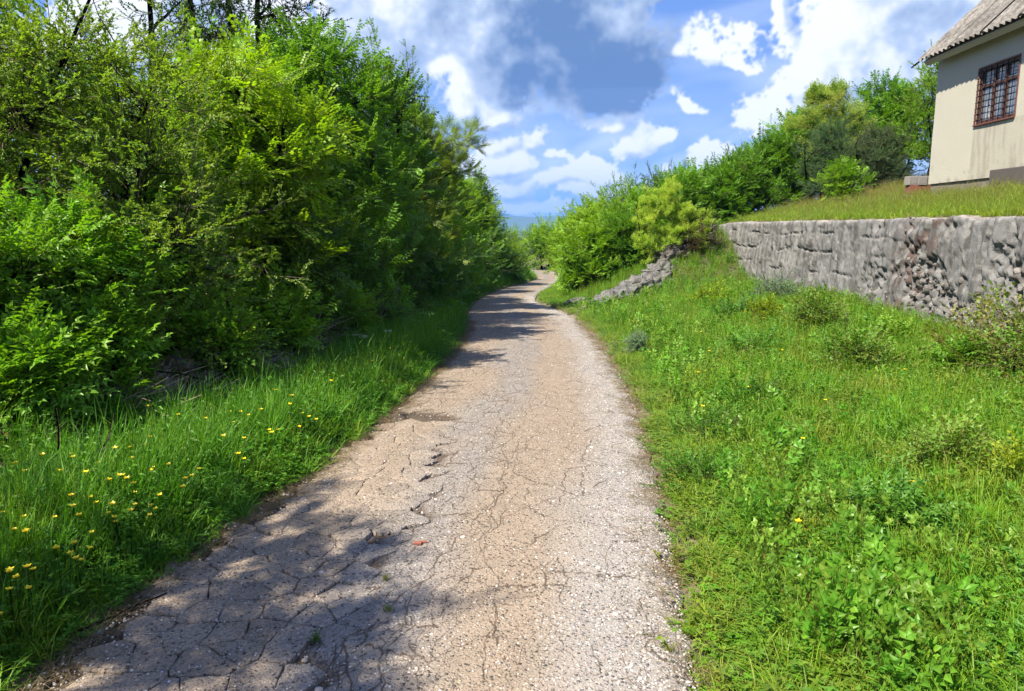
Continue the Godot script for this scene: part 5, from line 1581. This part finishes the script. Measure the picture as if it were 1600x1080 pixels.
# ------------------------------------------------------------------ single plants
func build_plants() -> void:
	rng.seed = 701
	# buttercups on the verge
	var spots := [[-2.72, 3.6], [-2.65, 3.65], [-2.61, 3.54], [-2.52, 3.76], [-2.38, 3.75], [-2.27, 3.76], [-2.17, 3.65], [-2.26, 3.86], [-2.07, 3.71], [-1.97, 3.71], [-2.4, 3.51], [-2.44, 3.39], [-2.25, 3.4], [-2.23, 3.34], [-2.14, 3.42], [-2.1, 3.46], [-1.99, 3.4], [-1.96, 3.37], [-2.15, 3.28], [-2.11, 3.25], [-2.43, 3.13], [-2.27, 3.0], [-2.18, 3.04], [-2.11, 3.05], [-2.02, 2.96], [-1.95, 2.97], [-2.01, 3.16], [-1.94, 3.16], [-1.9, 3.1], [-1.86, 3.12], [-1.89, 3.06], [-2.11, 2.86], [-1.91, 2.83], [-1.89, 2.88], [-1.9, 2.76], [-1.97, 2.64], [-1.92, 2.69], [-1.9, 2.72], [-1.95, 2.58], [-1.98, 2.49], [-1.95, 2.49], [-1.9, 2.5], [-2.0, 2.45], [-1.96, 2.37], [-1.91, 2.35], [-1.9, 2.4], [-1.84, 3.28], [-1.84, 3.22], [-1.88, 3.4], [-1.8, 3.45], [-1.85, 3.57], [-2.38, 4.1], [-2.31, 4.14], [-1.72, 4.12], [-1.73, 4.04], [-2.2, 4.7], [-2.05, 4.9], [-1.85, 5.3], [-2.1, 5.6], [-1.8, 6.1], [-1.9, 6.6], [-1.7, 7.3], [-1.75, 8.4], [-1.65, 9.2]]
	for k in 46:
		var d := rf(2.3, 5.2)
		spots.append([xl(d) - 0.1 - absf(rng.randfn()) * 0.5, d])
	var stems: Array[Mesh] = []
	var flowers: Array[Mesh] = []
	for k in 4:
		var mb := MB.new()
		var h := 0.3
		var tip := Vector3(rf(-0.03, 0.03), h, rf(-0.03, 0.03))
		mb.tube([Vector3(0, -0.02, 0), tip * 0.5 + Vector3(rf(-0.01, 0.01), 0, 0), tip], [0.0016, 0.0013, 0.001], 4, Color(0.09, 0.19, 0.025))
		var l := MB.new()
		for q in 5:
			leaf(l, tip * rf(0.1, 0.6), flat_dir() + Vector3(0, 0.4, 0), Vector3.UP, rf(0.025, 0.045), 0.008, jit(Color(0.08, 0.19, 0.02), 0.2))
		var st := SurfaceTool.new()
		st.append_from(mb.mesh(M.grass), 0, Transform3D.IDENTITY)
		var m: ArrayMesh = st.commit()
		m.surface_set_material(0, M.grass)
		stems.append(m)
		var f := MB.new()
		for q in 5:
			var a := q * TAU / 5
			var dq := Vector3(cos(a), 0.35, sin(a))
			leaf(f, tip, dq, Vector3(-cos(a) * 0.5, 1, -sin(a) * 0.5), rf(0.014, 0.02), 0.018, jit(Color(0.82, 0.66, 0.01), 0.08), 0.08, -0.25)
		f.box(tip + Vector3(-0.003, 0.001, -0.003), tip + Vector3(0.003, 0.006, 0.003), Color(0.55, 0.42, 0.02))
		flowers.append(f.mesh(M.petal))
		stems[k] = m
		var lm := l.mesh(M.grass)
		M["cup_leaf%d" % k] = lm
	for s in spots:
		var x := minf(s[0], xl(s[1]) - 0.06)
		var o := thing("buttercup", "yellow buttercup on a thin stem in the verge grass beside the hedge", "flower", Vector3(x, ground_y(x, s[1]), -s[1]), "buttercups in the verge")
		var k := rng.randi() % 4
		part("stem", stems[k], o)
		part("leaves", M["cup_leaf%d" % k], o)
		part("flower", flowers[k], o)
		o.rotation.y = rf(0, TAU)
		o.scale = Vector3.ONE * rf(0.85, 1.15)
	for s in [[1.1, 3.1], [1.6, 4.4], [1.2, 5.2], [2.1, 5.4], [2.7, 6.2], [1.5, 7.0], [1.9, 8.2], [2.6, 8.0], [3.1, 9.5], [2.2, 10.2], [1.3, 8.8], [3.4, 6.9], [2.9, 4.9], [2.4, 11.5], [3.3, 11.0], [1.5, 12.0], [1.8, 6.3], [3.0, 7.3]]:
		var o := thing("hawkbit", "small yellow hawkbit flower in the grass of the slope", "flower", on_ground(s[0], s[1]), "yellow flowers on the slope")
		var k := rng.randi() % 4
		part("stem", stems[k], o)
		part("leaves", M["cup_leaf%d" % k], o)
		part("flower", flowers[k], o)
		o.rotation.y = rf(0, TAU)
		o.scale = Vector3.ONE * rf(0.75, 1.1)
	# white umbels by the hedge
	for s in [[-2.1, 8.6], [-2.25, 8.9], [-1.95, 9.3]]:
		var o := thing("cow_parsley", "white-flowered umbel in the verge grass beside the hedge", "flower", on_ground(s[0], s[1]), "white umbels in the verge")
		var mb := MB.new()
		mb.tube([Vector3(0, -0.02, 0), Vector3(0.01, 0.25, 0), Vector3(0.0, 0.42, 0.01)], [0.003, 0.0025, 0.002], 4, Color(0.1, 0.2, 0.03))
		part("stem", mb.mesh(M.grass), o)
		mb = MB.new()
		for q in 60:
			var p := flat_dir() * sqrt(rng.randf()) * 0.06
			leaf(mb, Vector3(p.x, 0.43 + rf(-0.008, 0.012), p.z), flat_dir(), Vector3.UP, 0.013, 0.012, Color(0.75, 0.77, 0.72), 0.1, 0)
		part("umbel", mb.mesh(M.petal), o)
		o.rotation.y = rf(0, TAU)
	# broad-leaved rosettes on the left verge
	var broad := [[-2.62, 3.95, "broad pale mullein rosette beside the mossy stones", Color(0.24, 0.33, 0.17)], [-2.35, 4.45, "bright broad-leaved dock standing in the buttercups", Color(0.16, 0.32, 0.03)], [-2.45, 5.3, "blue-green comfrey leaves below the twig pile", Color(0.07, 0.19, 0.06)], [-2.0, 2.75, "dock plant with upright leaves among buttercups", Color(0.1, 0.24, 0.03)]]
	for b in broad:
		var o := thing("broadleaf_plant", b[2], "plant", on_ground(b[0], b[1]))
		for q in 9:
			var mb := MB.new()
			var dq := flat_dir()
			var ln := rf(0.12, 0.2)
			var sd := dq.cross(Vector3.UP)
			var prev := []
			var c := jit(b[3], 0.15)
			for j in 6:
				var t := j / 5.0
				var w: float = [0.012, 0.03, 0.04, 0.036, 0.024, 0.002][j]
				var p := dq * ln * t * 0.75 + Vector3(0, ln * (t * 1.0 - 0.55 * t * t), 0)
				var cur := [p + sd * w + Vector3(0, 0.01, 0), p, p - sd * w + Vector3(0, 0.01, 0)]
				if j:
					mb.quad(prev[0], cur[0], cur[1], prev[1], c); mb.quad(prev[1], cur[1], cur[2], prev[2], c)
				prev = cur
			part("leaf", mb.mesh(M.leaf), o)
	# weeds and low bushes on the slope: place, height, width, sprig, colours
	var S: Dictionary = M.sprigs
	var weeds := [
		["bramble_bush", "bramble with reddish and olive leaves at the foot of the eroded wall", 4.75, 7.6, 0.75, 1.5, "bramble", Color(0.18, 0.29, 0.04), Color(0.24, 0.23, 0.06), 0.9],
		["bramble_bush", "dark bramble spilling over the slope beside the pale half-buried rock", 4.5, 6.7, 0.6, 1.2, "bramble", Color(0.13, 0.26, 0.035), Color(0.2, 0.23, 0.05), 0.9],
		["rose_bush", "dog rose with reddish stems on the middle of the slope", 3.35, 7.8, 0.42, 0.8, "bramble", Color(0.15, 0.31, 0.035), Color(0.2, 0.28, 0.05), 0.8],
		["rose_bush", "small thorny bush with brown-tinged leaves near the bright spurge", 2.35, 4.2, 0.34, 0.45, "bramble", Color(0.16, 0.31, 0.04), Color(0.22, 0.28, 0.06), 0.6],
		["rose_bush", "thin dog rose below the rusty band of the wall", 3.9, 10.6, 0.5, 0.7, "bramble", Color(0.15, 0.31, 0.035), Color(0.2, 0.28, 0.05), 0.9],
		["spurge_plant", "lime green spurge cushion at the bottom of the slope beside the thorny bush", 2.62, 4.0, 0.28, 0.5, "small", Color(0.24, 0.38, 0.03), Color(0.3, 0.4, 0.03), 0.75],
		["spurge_plant", "yellow-green spurge below the plain far part of the wall", 3.5, 15.2, 0.32, 0.8, "small", Color(0.27, 0.39, 0.02), Color(0.22, 0.38, 0.03), 1.1],
		["spurge_plant", "yellow-topped spurge under the wall's vertical crack", 3.7, 12.2, 0.3, 0.5, "small", Color(0.34, 0.4, 0.015), Color(0.22, 0.36, 0.03), 1.0],
		["spurge_plant", "bright spurge near the foot of the wall's stony hollow", 4.4, 9.4, 0.3, 0.6, "oval", Color(0.15, 0.34, 0.03), Color(0.2, 0.36, 0.03), 0.7],
		["thistle_plant", "grey-green thistle standing alone near the lane's edge", 1.35, 10.3, 0.26, 0.2, "needle", Color(0.17, 0.28, 0.13), Color(0.15, 0.26, 0.1), 0.8],
		["wormwood_plant", "greyish wormwood cushion at the foot of the wall", 4.55, 14.4, 0.4, 0.9, "needle", Color(0.15, 0.22, 0.13), Color(0.13, 0.21, 0.11), 1.4],
		["dock_plant", "dark leafy weed on the slope below the wormwood", 3.4, 12.6, 0.26, 0.9, "oval", Color(0.08, 0.21, 0.03), Color(0.1, 0.26, 0.03), 0.7],
		["dock_plant", "dark green nettle patch halfway up the slope", 2.7, 9.2, 0.26, 1.1, "oval", Color(0.1, 0.26, 0.03), Color(0.12, 0.3, 0.03), 0.6],
		["vetch_plant", "tangled vetch near the asphalt edge with small round leaves", 1.35, 5.6, 0.15, 0.75, "small", Color(0.11, 0.28, 0.035), Color(0.14, 0.32, 0.03), 0.6],
		["vetch_plant", "low vetch cushion overhanging the pale gravel edge", 0.98, 4.5, 0.12, 0.5, "small", Color(0.1, 0.26, 0.03), Color(0.13, 0.3, 0.03), 0.55],
		["vetch_plant", "dark vetch clump where the slope steepens", 2.0, 6.6, 0.18, 0.95, "small", Color(0.1, 0.26, 0.03), Color(0.13, 0.31, 0.03), 0.65],
		["mallow_plant", "fresh leafy mallow above the bottom of the slope", 1.75, 3.6, 0.18, 0.4, "oval", Color(0.12, 0.29, 0.035), Color(0.1, 0.25, 0.03), 0.5],
		["mallow_plant", "bright leafy mallow beside the half-buried rock", 4.15, 7.3, 0.4, 0.35, "oval", Color(0.17, 0.34, 0.03), Color(0.13, 0.28, 0.03), 0.7]]
	for k in weeds.size():
		var w: Array = weeds[k]
		tree({"name": w[0], "label": w[1], "category": "bush" if w[0].ends_with("bush") else "plant", "at": on_ground(w[2], w[3]), "r": 0.007, "stems": [[0.0, 0.0], [0.05, 0.04], [-0.05, 0.02]],
			"lumps": clumps(w[4], w[5], w[5], w[4] * 0.2, 7, 300 + k, 0.35), "nb": 9, "nt": 3, "ns": 2, "size": w[9], "mesh": S[w[6]], "col": w[7], "col2": w[8], "vary": 0.25, "bark": Color(0.14, 0.09, 0.06)})
	# yellow flower heads on the slope
	for s in [[2.2, 3.92, "cluster of yellow hawkweed heads in front of the thorny bush"], [1.98, 3.85, "small cluster of yellow hawkweed heads in the low grass of the slope"]]:
		var o := thing("hawkweed", s[2], "flower", on_ground(s[0], s[1]))
		for q in 7:
			var mb := MB.new()
			var tip := Vector3(rf(-0.05, 0.05), rf(0.16, 0.2), rf(-0.05, 0.05))
			mb.tube([Vector3(tip.x * 0.3, -0.02, tip.z * 0.3), tip], [0.0015, 0.001], 4, Color(0.1, 0.2, 0.03))
			part("stem", mb.mesh(M.grass), o)
			mb = MB.new()
			for j in 12:
				var a := j * TAU / 12
				leaf(mb, tip, Vector3(cos(a), 0.25, sin(a)), Vector3.UP, 0.014, 0.006, jit(Color(0.85, 0.55, 0.01), 0.1), 0.05, 0)
			part("flower", mb.mesh(M.petal), o)
	# weeds rooted in the road's cracks
	for s in [[-0.86, 2.62, 1.0, "dark grass tuft growing from the shaded asphalt"], [-0.63, 2.85, 0.8, "yellowish grass tuft growing from the asphalt beside the shade"], [-0.7, 3.12, 0.6, "tiny grass tuft in the shaded asphalt"], [0.5, 2.62, 0.7, "small weed growing through the pale gravel edge"]]:
		var o := thing("road_tuft", s[3], "weed", Vector3(s[0], road_h(s[0], s[1]) - 0.004, -s[1]))
		var mb := MB.new()
		for q in 34: blade(mb, flat_dir() * rf(0, 0.03 * s[2]), flat_dir() * rf(0.4, 1.5), rf(0.03, 0.07) * s[2], 0.0025, jit(Color(0.08, 0.17, 0.02) if s[2] > 0.9 else Color(0.2, 0.22, 0.04), 0.25), rf(0.3, 1.0))
		part("blades", mb.mesh(M.grass), o)

# ------------------------------------------------------------------ stones and dead wood
func build_rubble() -> void:
	rng.seed = 801
	var kinds: Array[Mesh] = []
	for k in 6:
		kinds.append(stone_mesh(500 + k, M.stone, 9, 12, 0.4, [Color(0.2, 0.2, 0.19), Color(0.27, 0.26, 0.24), Color(0.16, 0.155, 0.15)][k % 3], [Color(0.2, 0.155, 0.02), Color(0.25, 0.17, 0.025), Color(0.14, 0.14, 0.025)][k % 3]))
	var root := thing("rubble_wall", "tumbled dry-stone wall with olive moss under the hedge", "stone wall", on_ground(-3.1, 6.0))
	var heaps := [[-3.1, 5.9, 26, 0.6], [-3.4, 4.7, 12, 0.35], [-2.95, 7.2, 9, 0.5], [-2.8, 9.3, 5, 0.6]]
	for h in heaps:
		for k in int(h[2]):
			var x: float = h[0] + rng.randfn() * 0.22
			var d: float = h[1] + rng.randfn() * h[3]
			if x > xl(d) - 0.95: continue
			var s := rf(0.1, 0.25)
			var lay := rng.randf() * 0.28 if k % 3 == 0 else 0.0
			var o := part("stone", kinds[rng.randi() % 6], root)
			o.position = on_ground(x, d) + Vector3(0, s * 0.18 + lay, 0) - root.position
			o.rotation = Vector3(rf(-0.4, 0.4), rf(0, TAU), rf(-0.4, 0.4))
			o.scale = Vector3(s * rf(1.0, 1.6), s * rf(0.6, 0.9), s * rf(0.9, 1.3))
	# outcrop on the bank and half-buried rocks
	var rocks := [
		[Vector3(1.85, 0.0, -18.9), Vector3(2.1, 0.62, 0.95), Vector3(0.0, 0.75, 0.22), "long grey lichen-covered rock slab lying down the bank", Color(0.27, 0.275, 0.265), Color(0.15, 0.145, 0.135)],
		[Vector3(2.75, 0.42, -20.0), Vector3(2.0, 0.7, 1.0), Vector3(0.1, 0.6, 0.25), "jagged grey rock at the upper end of the slab on the bank", Color(0.28, 0.28, 0.27), Color(0.15, 0.14, 0.13)],
		[Vector3(3.85, 0.95, -22.0), Vector3(1.3, 0.8, 0.9), Vector3(0, 0.3, 0.15), "dark overhung rock below the pale flowering shrub", Color(0.25, 0.235, 0.22), Color(0.2, 0.18, 0.15)],
		[Vector3(3.35, 0.6, -21.0), Vector3(1.3, 0.6, 0.8), Vector3(0.1, 0.9, 0.2), "grey rock between the jagged rock and the bramble thicket", Color(0.26, 0.26, 0.25), Color(0.16, 0.15, 0.14)],
		[Vector3(4.9, 1.0, -22.9), Vector3(1.2, 0.7, 0.8), Vector3(0, 0.8, 0.2), "broken concrete lump at the ruined end of the wall", Color(0.28, 0.275, 0.265), Color(0.2, 0.18, 0.16)],
		[Vector3(1.0, -0.35, -20.5), Vector3(0.7, 0.3, 0.5), Vector3(0, 0.4, 0.2), "small pale rock between the slab and the lane's bend", Color(0.3, 0.3, 0.28), Color(0.2, 0.2, 0.18)],
		[Vector3(4.2, 0.27, -7.75), Vector3(0.5, 0.16, 0.32), Vector3(0, 0.2, 0.03), "pale flat rock half buried in the slope's grass", Color(0.48, 0.43, 0.35), Color(0.36, 0.32, 0.26)]]
	for k in rocks.size():
		var r: Array = rocks[k]
		var o := top("rock", stone_mesh(600 + k, M.stone, 26, 36, 0.52, r[4], r[5], 2.1))
		var p: Vector3 = r[0]
		o.position = Vector3(p.x, ground_y(p.x, -p.z) + float(r[1].y) * 0.12, p.z)
		o.scale = r[1]
		o.rotation = r[2]
		tag(o, r[3], "rock")
	for s in [[2.75, 5.3, 0.1, "small pale stone lying on the middle of the slope"], [3.5, 5.6, 0.13, "grey stone beside the dark bramble"], [0.32, 2.22, 0.045, "white pebble lying on the tan middle of the lane"]]:
		var o := top("loose_stone", stone_mesh(int(s[0] * 100), M.stone, 8, 10, 0.25, Color(0.5, 0.48, 0.43), Color(0.42, 0.4, 0.36)))
		o.position = Vector3(s[0], (road_h(s[0], s[1]) if s[0] < 0.5 else ground_y(s[0], s[1])) + s[2] * (0.25 if s[0] < 0.5 else 0.5), -s[1])
		o.scale = Vector3(s[2] * 1.3, s[2] * 0.7, s[2])
		tag(o, s[3], "stone")
	var mb := MB.new()
	mb.box(Vector3(-0.022, 0.0, -0.013), Vector3(0.02, 0.014, 0.014), Color(0.2, 0.07, 0.045), Transform3D.IDENTITY, 0.003)
	mb.box(Vector3(0.024, 0.0, -0.02), Vector3(0.045, 0.01, 0.004), Color(0.2, 0.07, 0.045), Transform3D(Basis(Vector3.UP, 0.4), Vector3.ZERO), 0.003)
	var chip := top("brick_chip", mb.mesh(M.twig))
	chip.position = Vector3(-0.61, road_h(-0.61, 3.5), -3.5)
	tag(chip, "small broken chip of red brick on the asphalt", "brick chip")
	# dead branches
	var sticks := [
		[Vector3(-2.95, 0.0, -6.75), Vector3(-2.55, 0.78, -7.5), 0.012, "pale bare stick leaning up from the twig pile into the hedge"],
		[Vector3(-2.62, 0.0, -3.78), Vector3(-2.72, 0.55, -3.95), 0.011, "pale crooked stem standing before the mossy stones"],
		[Vector3(-2.5, 0.0, -3.75), Vector3(-2.42, 0.5, -4.0), 0.008, "thin grey stem curving up before the mossy stones"],
		[Vector3(-3.3, 0.45, -5.2), Vector3(-2.5, 0.42, -5.6), 0.009, "long grey stick lying across the mossy stones"],
		[Vector3(-2.85, 0.0, -5.6), Vector3(-2.55, 0.5, -6.0), 0.014, "bleached forked branch stuck in the twig pile"],
		[Vector3(-2.5, 0.0, -6.2), Vector3(-2.75, 0.55, -6.1), 0.01, "bleached upright branch at the back of the twig pile"],
		[Vector3(-2.2, 0.05, -5.1), Vector3(-2.75, 0.25, -5.0), 0.008, "thin dry branch lying over the verge herbs"],
		[Vector3(-1.86, 0.0, -2.62), Vector3(-1.62, 0.01, -2.95), 0.006, "brown stick lying along the cracked asphalt edge"],
		[Vector3(4.9, 0.35, -8.2), Vector3(5.25, 1.0, -7.9), 0.008, "pale dry cane leaning on the eroded wall"],
		[Vector3(3.5, 0.2, -6.6), Vector3(4.2, 0.35, -6.3), 0.006, "thin dry cane lying over the dark bramble"]]
	for k in sticks.size():
		var s: Array = sticks[k]
		var a: Vector3 = s[0]
		var b: Vector3 = s[1]
		var on_road: bool = k == 7
		a.y += road_h(a.x, -a.z) + 0.008 if on_road else ground_y(a.x, -a.z) - (0.03 if a.y == 0.0 else 0.25)
		b.y += road_h(b.x, -b.z) + 0.006 if on_road else (ground_y(b.x, -b.z) if b.y < 0.6 else 0.0) * (0.6 if k != 8 else 0.0)
		mb = MB.new()
		var pts := []; var rad := []
		for q in 7:
			var t := q / 6.0
			pts.append((b - a) * t + rv() * (0.025 if q > 0 and not on_road else 0.004)); rad.append(float(s[2]) * (1.0 - 0.55 * t))
		mb.tube(pts, rad, 6, Color(0.3, 0.26, 0.2) if not on_road else Color(0.2, 0.12, 0.07))
		if not on_road:
			for q in 3:
				var p: Vector3 = pts[2 + q]
				mb.tube([p, p + rv() * 0.12 + Vector3(0, 0.08, 0), p + rv() * 0.2 + Vector3(0, 0.14, 0)], [rad[2 + q] * 0.6, rad[2 + q] * 0.4, 0.001], 4, Color(0.28, 0.24, 0.19))
		var o := top("dry_branch", mb.mesh(M.bark))
		o.position = a
		tag(o, s[3], "branch", "dead branches lying about")
	# heap of dead twigs below the hedge
	mb = MB.new()
	for k in 2600:
		var d := 6.0 + rng.randfn() * 1.4
		var x := xl(d) - 1.25 - absf(rng.randfn()) * 0.3
		var p := on_ground(x, d) + Vector3(0, rf(0.0, 0.22), 0)
		if d < 4.9: continue
		var q := p + Vector3(rf(-1, 1), rf(-0.15, 0.5), rf(-1, 1)).normalized() * rf(0.1, 0.36)
		q.y = maxf(q.y, surface_y(q.x, -q.z) + 0.01)
		twig(mb, p, q, rf(0.0015, 0.005), jit(Color(0.24, 0.195, 0.15), 0.4))
	for k in 700:
		var d := rf(7.5, 16.0)
		var x := xl(d) - 1.3 - absf(rng.randfn()) * 0.35
		var p := on_ground(x, d) + Vector3(0, rf(0.0, 0.3), 0)
		var q := p + Vector3(rf(-1, 1), rf(-0.1, 0.6), rf(-1, 1)).normalized() * rf(0.2, 0.7)
		q.y = maxf(q.y, surface_y(q.x, -q.z) + 0.01)
		twig(mb, p, q, rf(0.002, 0.005), jit(Color(0.24, 0.2, 0.16), 0.4))
	var heap := top("twig_pile", mb.mesh(M.twig))
	tag(heap, "tangle of dead grey-brown twigs along the foot of the hedge", "twigs", "", "stuff")

func build_hills() -> void:
	var sets := [[3200.0, "hill", "long blue wooded ridge on the horizon beyond the lane", 900.0, 3], [5200.0, "hill", "fainter blue mountain behind the ridge on the horizon", 1500.0, 8]]
	for s in sets:
		var mb := MB.new()
		var f := FastNoiseLite.new(); f.seed = s[4]; f.frequency = 1.0 / float(s[3]); f.fractal_octaves = 5
		var D: float = s[0]
		for k in 121:
			var x := lerpf(-3600.0, 3600.0, k / 120.0)
			var h := D * 0.012 + f.get_noise_2d(x, 0.0) * D * 0.02 + (D * 0.02 * ss(0.0, 1500.0, -x)) + 12.0
			for j in 9:
				var t := j / 8.0
				var along := f.get_noise_2d(x, 300.0 + t * 900.0) * D * 0.01 * sin(t * PI)
				mb.v.append(Vector3(x, -30.0 + (h + 30.0) * sin(minf(t, 0.75) / 0.75 * PI * 0.5) * (1.0 if t < 0.76 else 1.0 - (t - 0.75) * 3.0) + along, -D - t * 900.0))
		for k in 120:
			for j in 8:
				var a := k * 9 + j
				mb.i.append_array(PackedInt32Array([a, a + 1, a + 10, a, a + 10, a + 9]))
		structure(s[1], mb.mesh(M.hill, true), s[2], "hill")

func _ready() -> void:
	nz.seed = 2; nz.frequency = 0.11; nz.fractal_octaves = 3
	set_stage()
	print("sky ", Time.get_ticks_msec())
	make_materials()
	build_ground()
	build_hills()
	build_road()
	print("road ", Time.get_ticks_msec())
	build_wall()
	build_house()
	print("wall ", Time.get_ticks_msec())
	build_trees()
	print("trees ", Time.get_ticks_msec(), " ", sprigs_made)
	build_grass()
	build_gravel()
	build_rubble()
	build_plants()
	print("all ", Time.get_ticks_msec(), " ", sprigs_made)
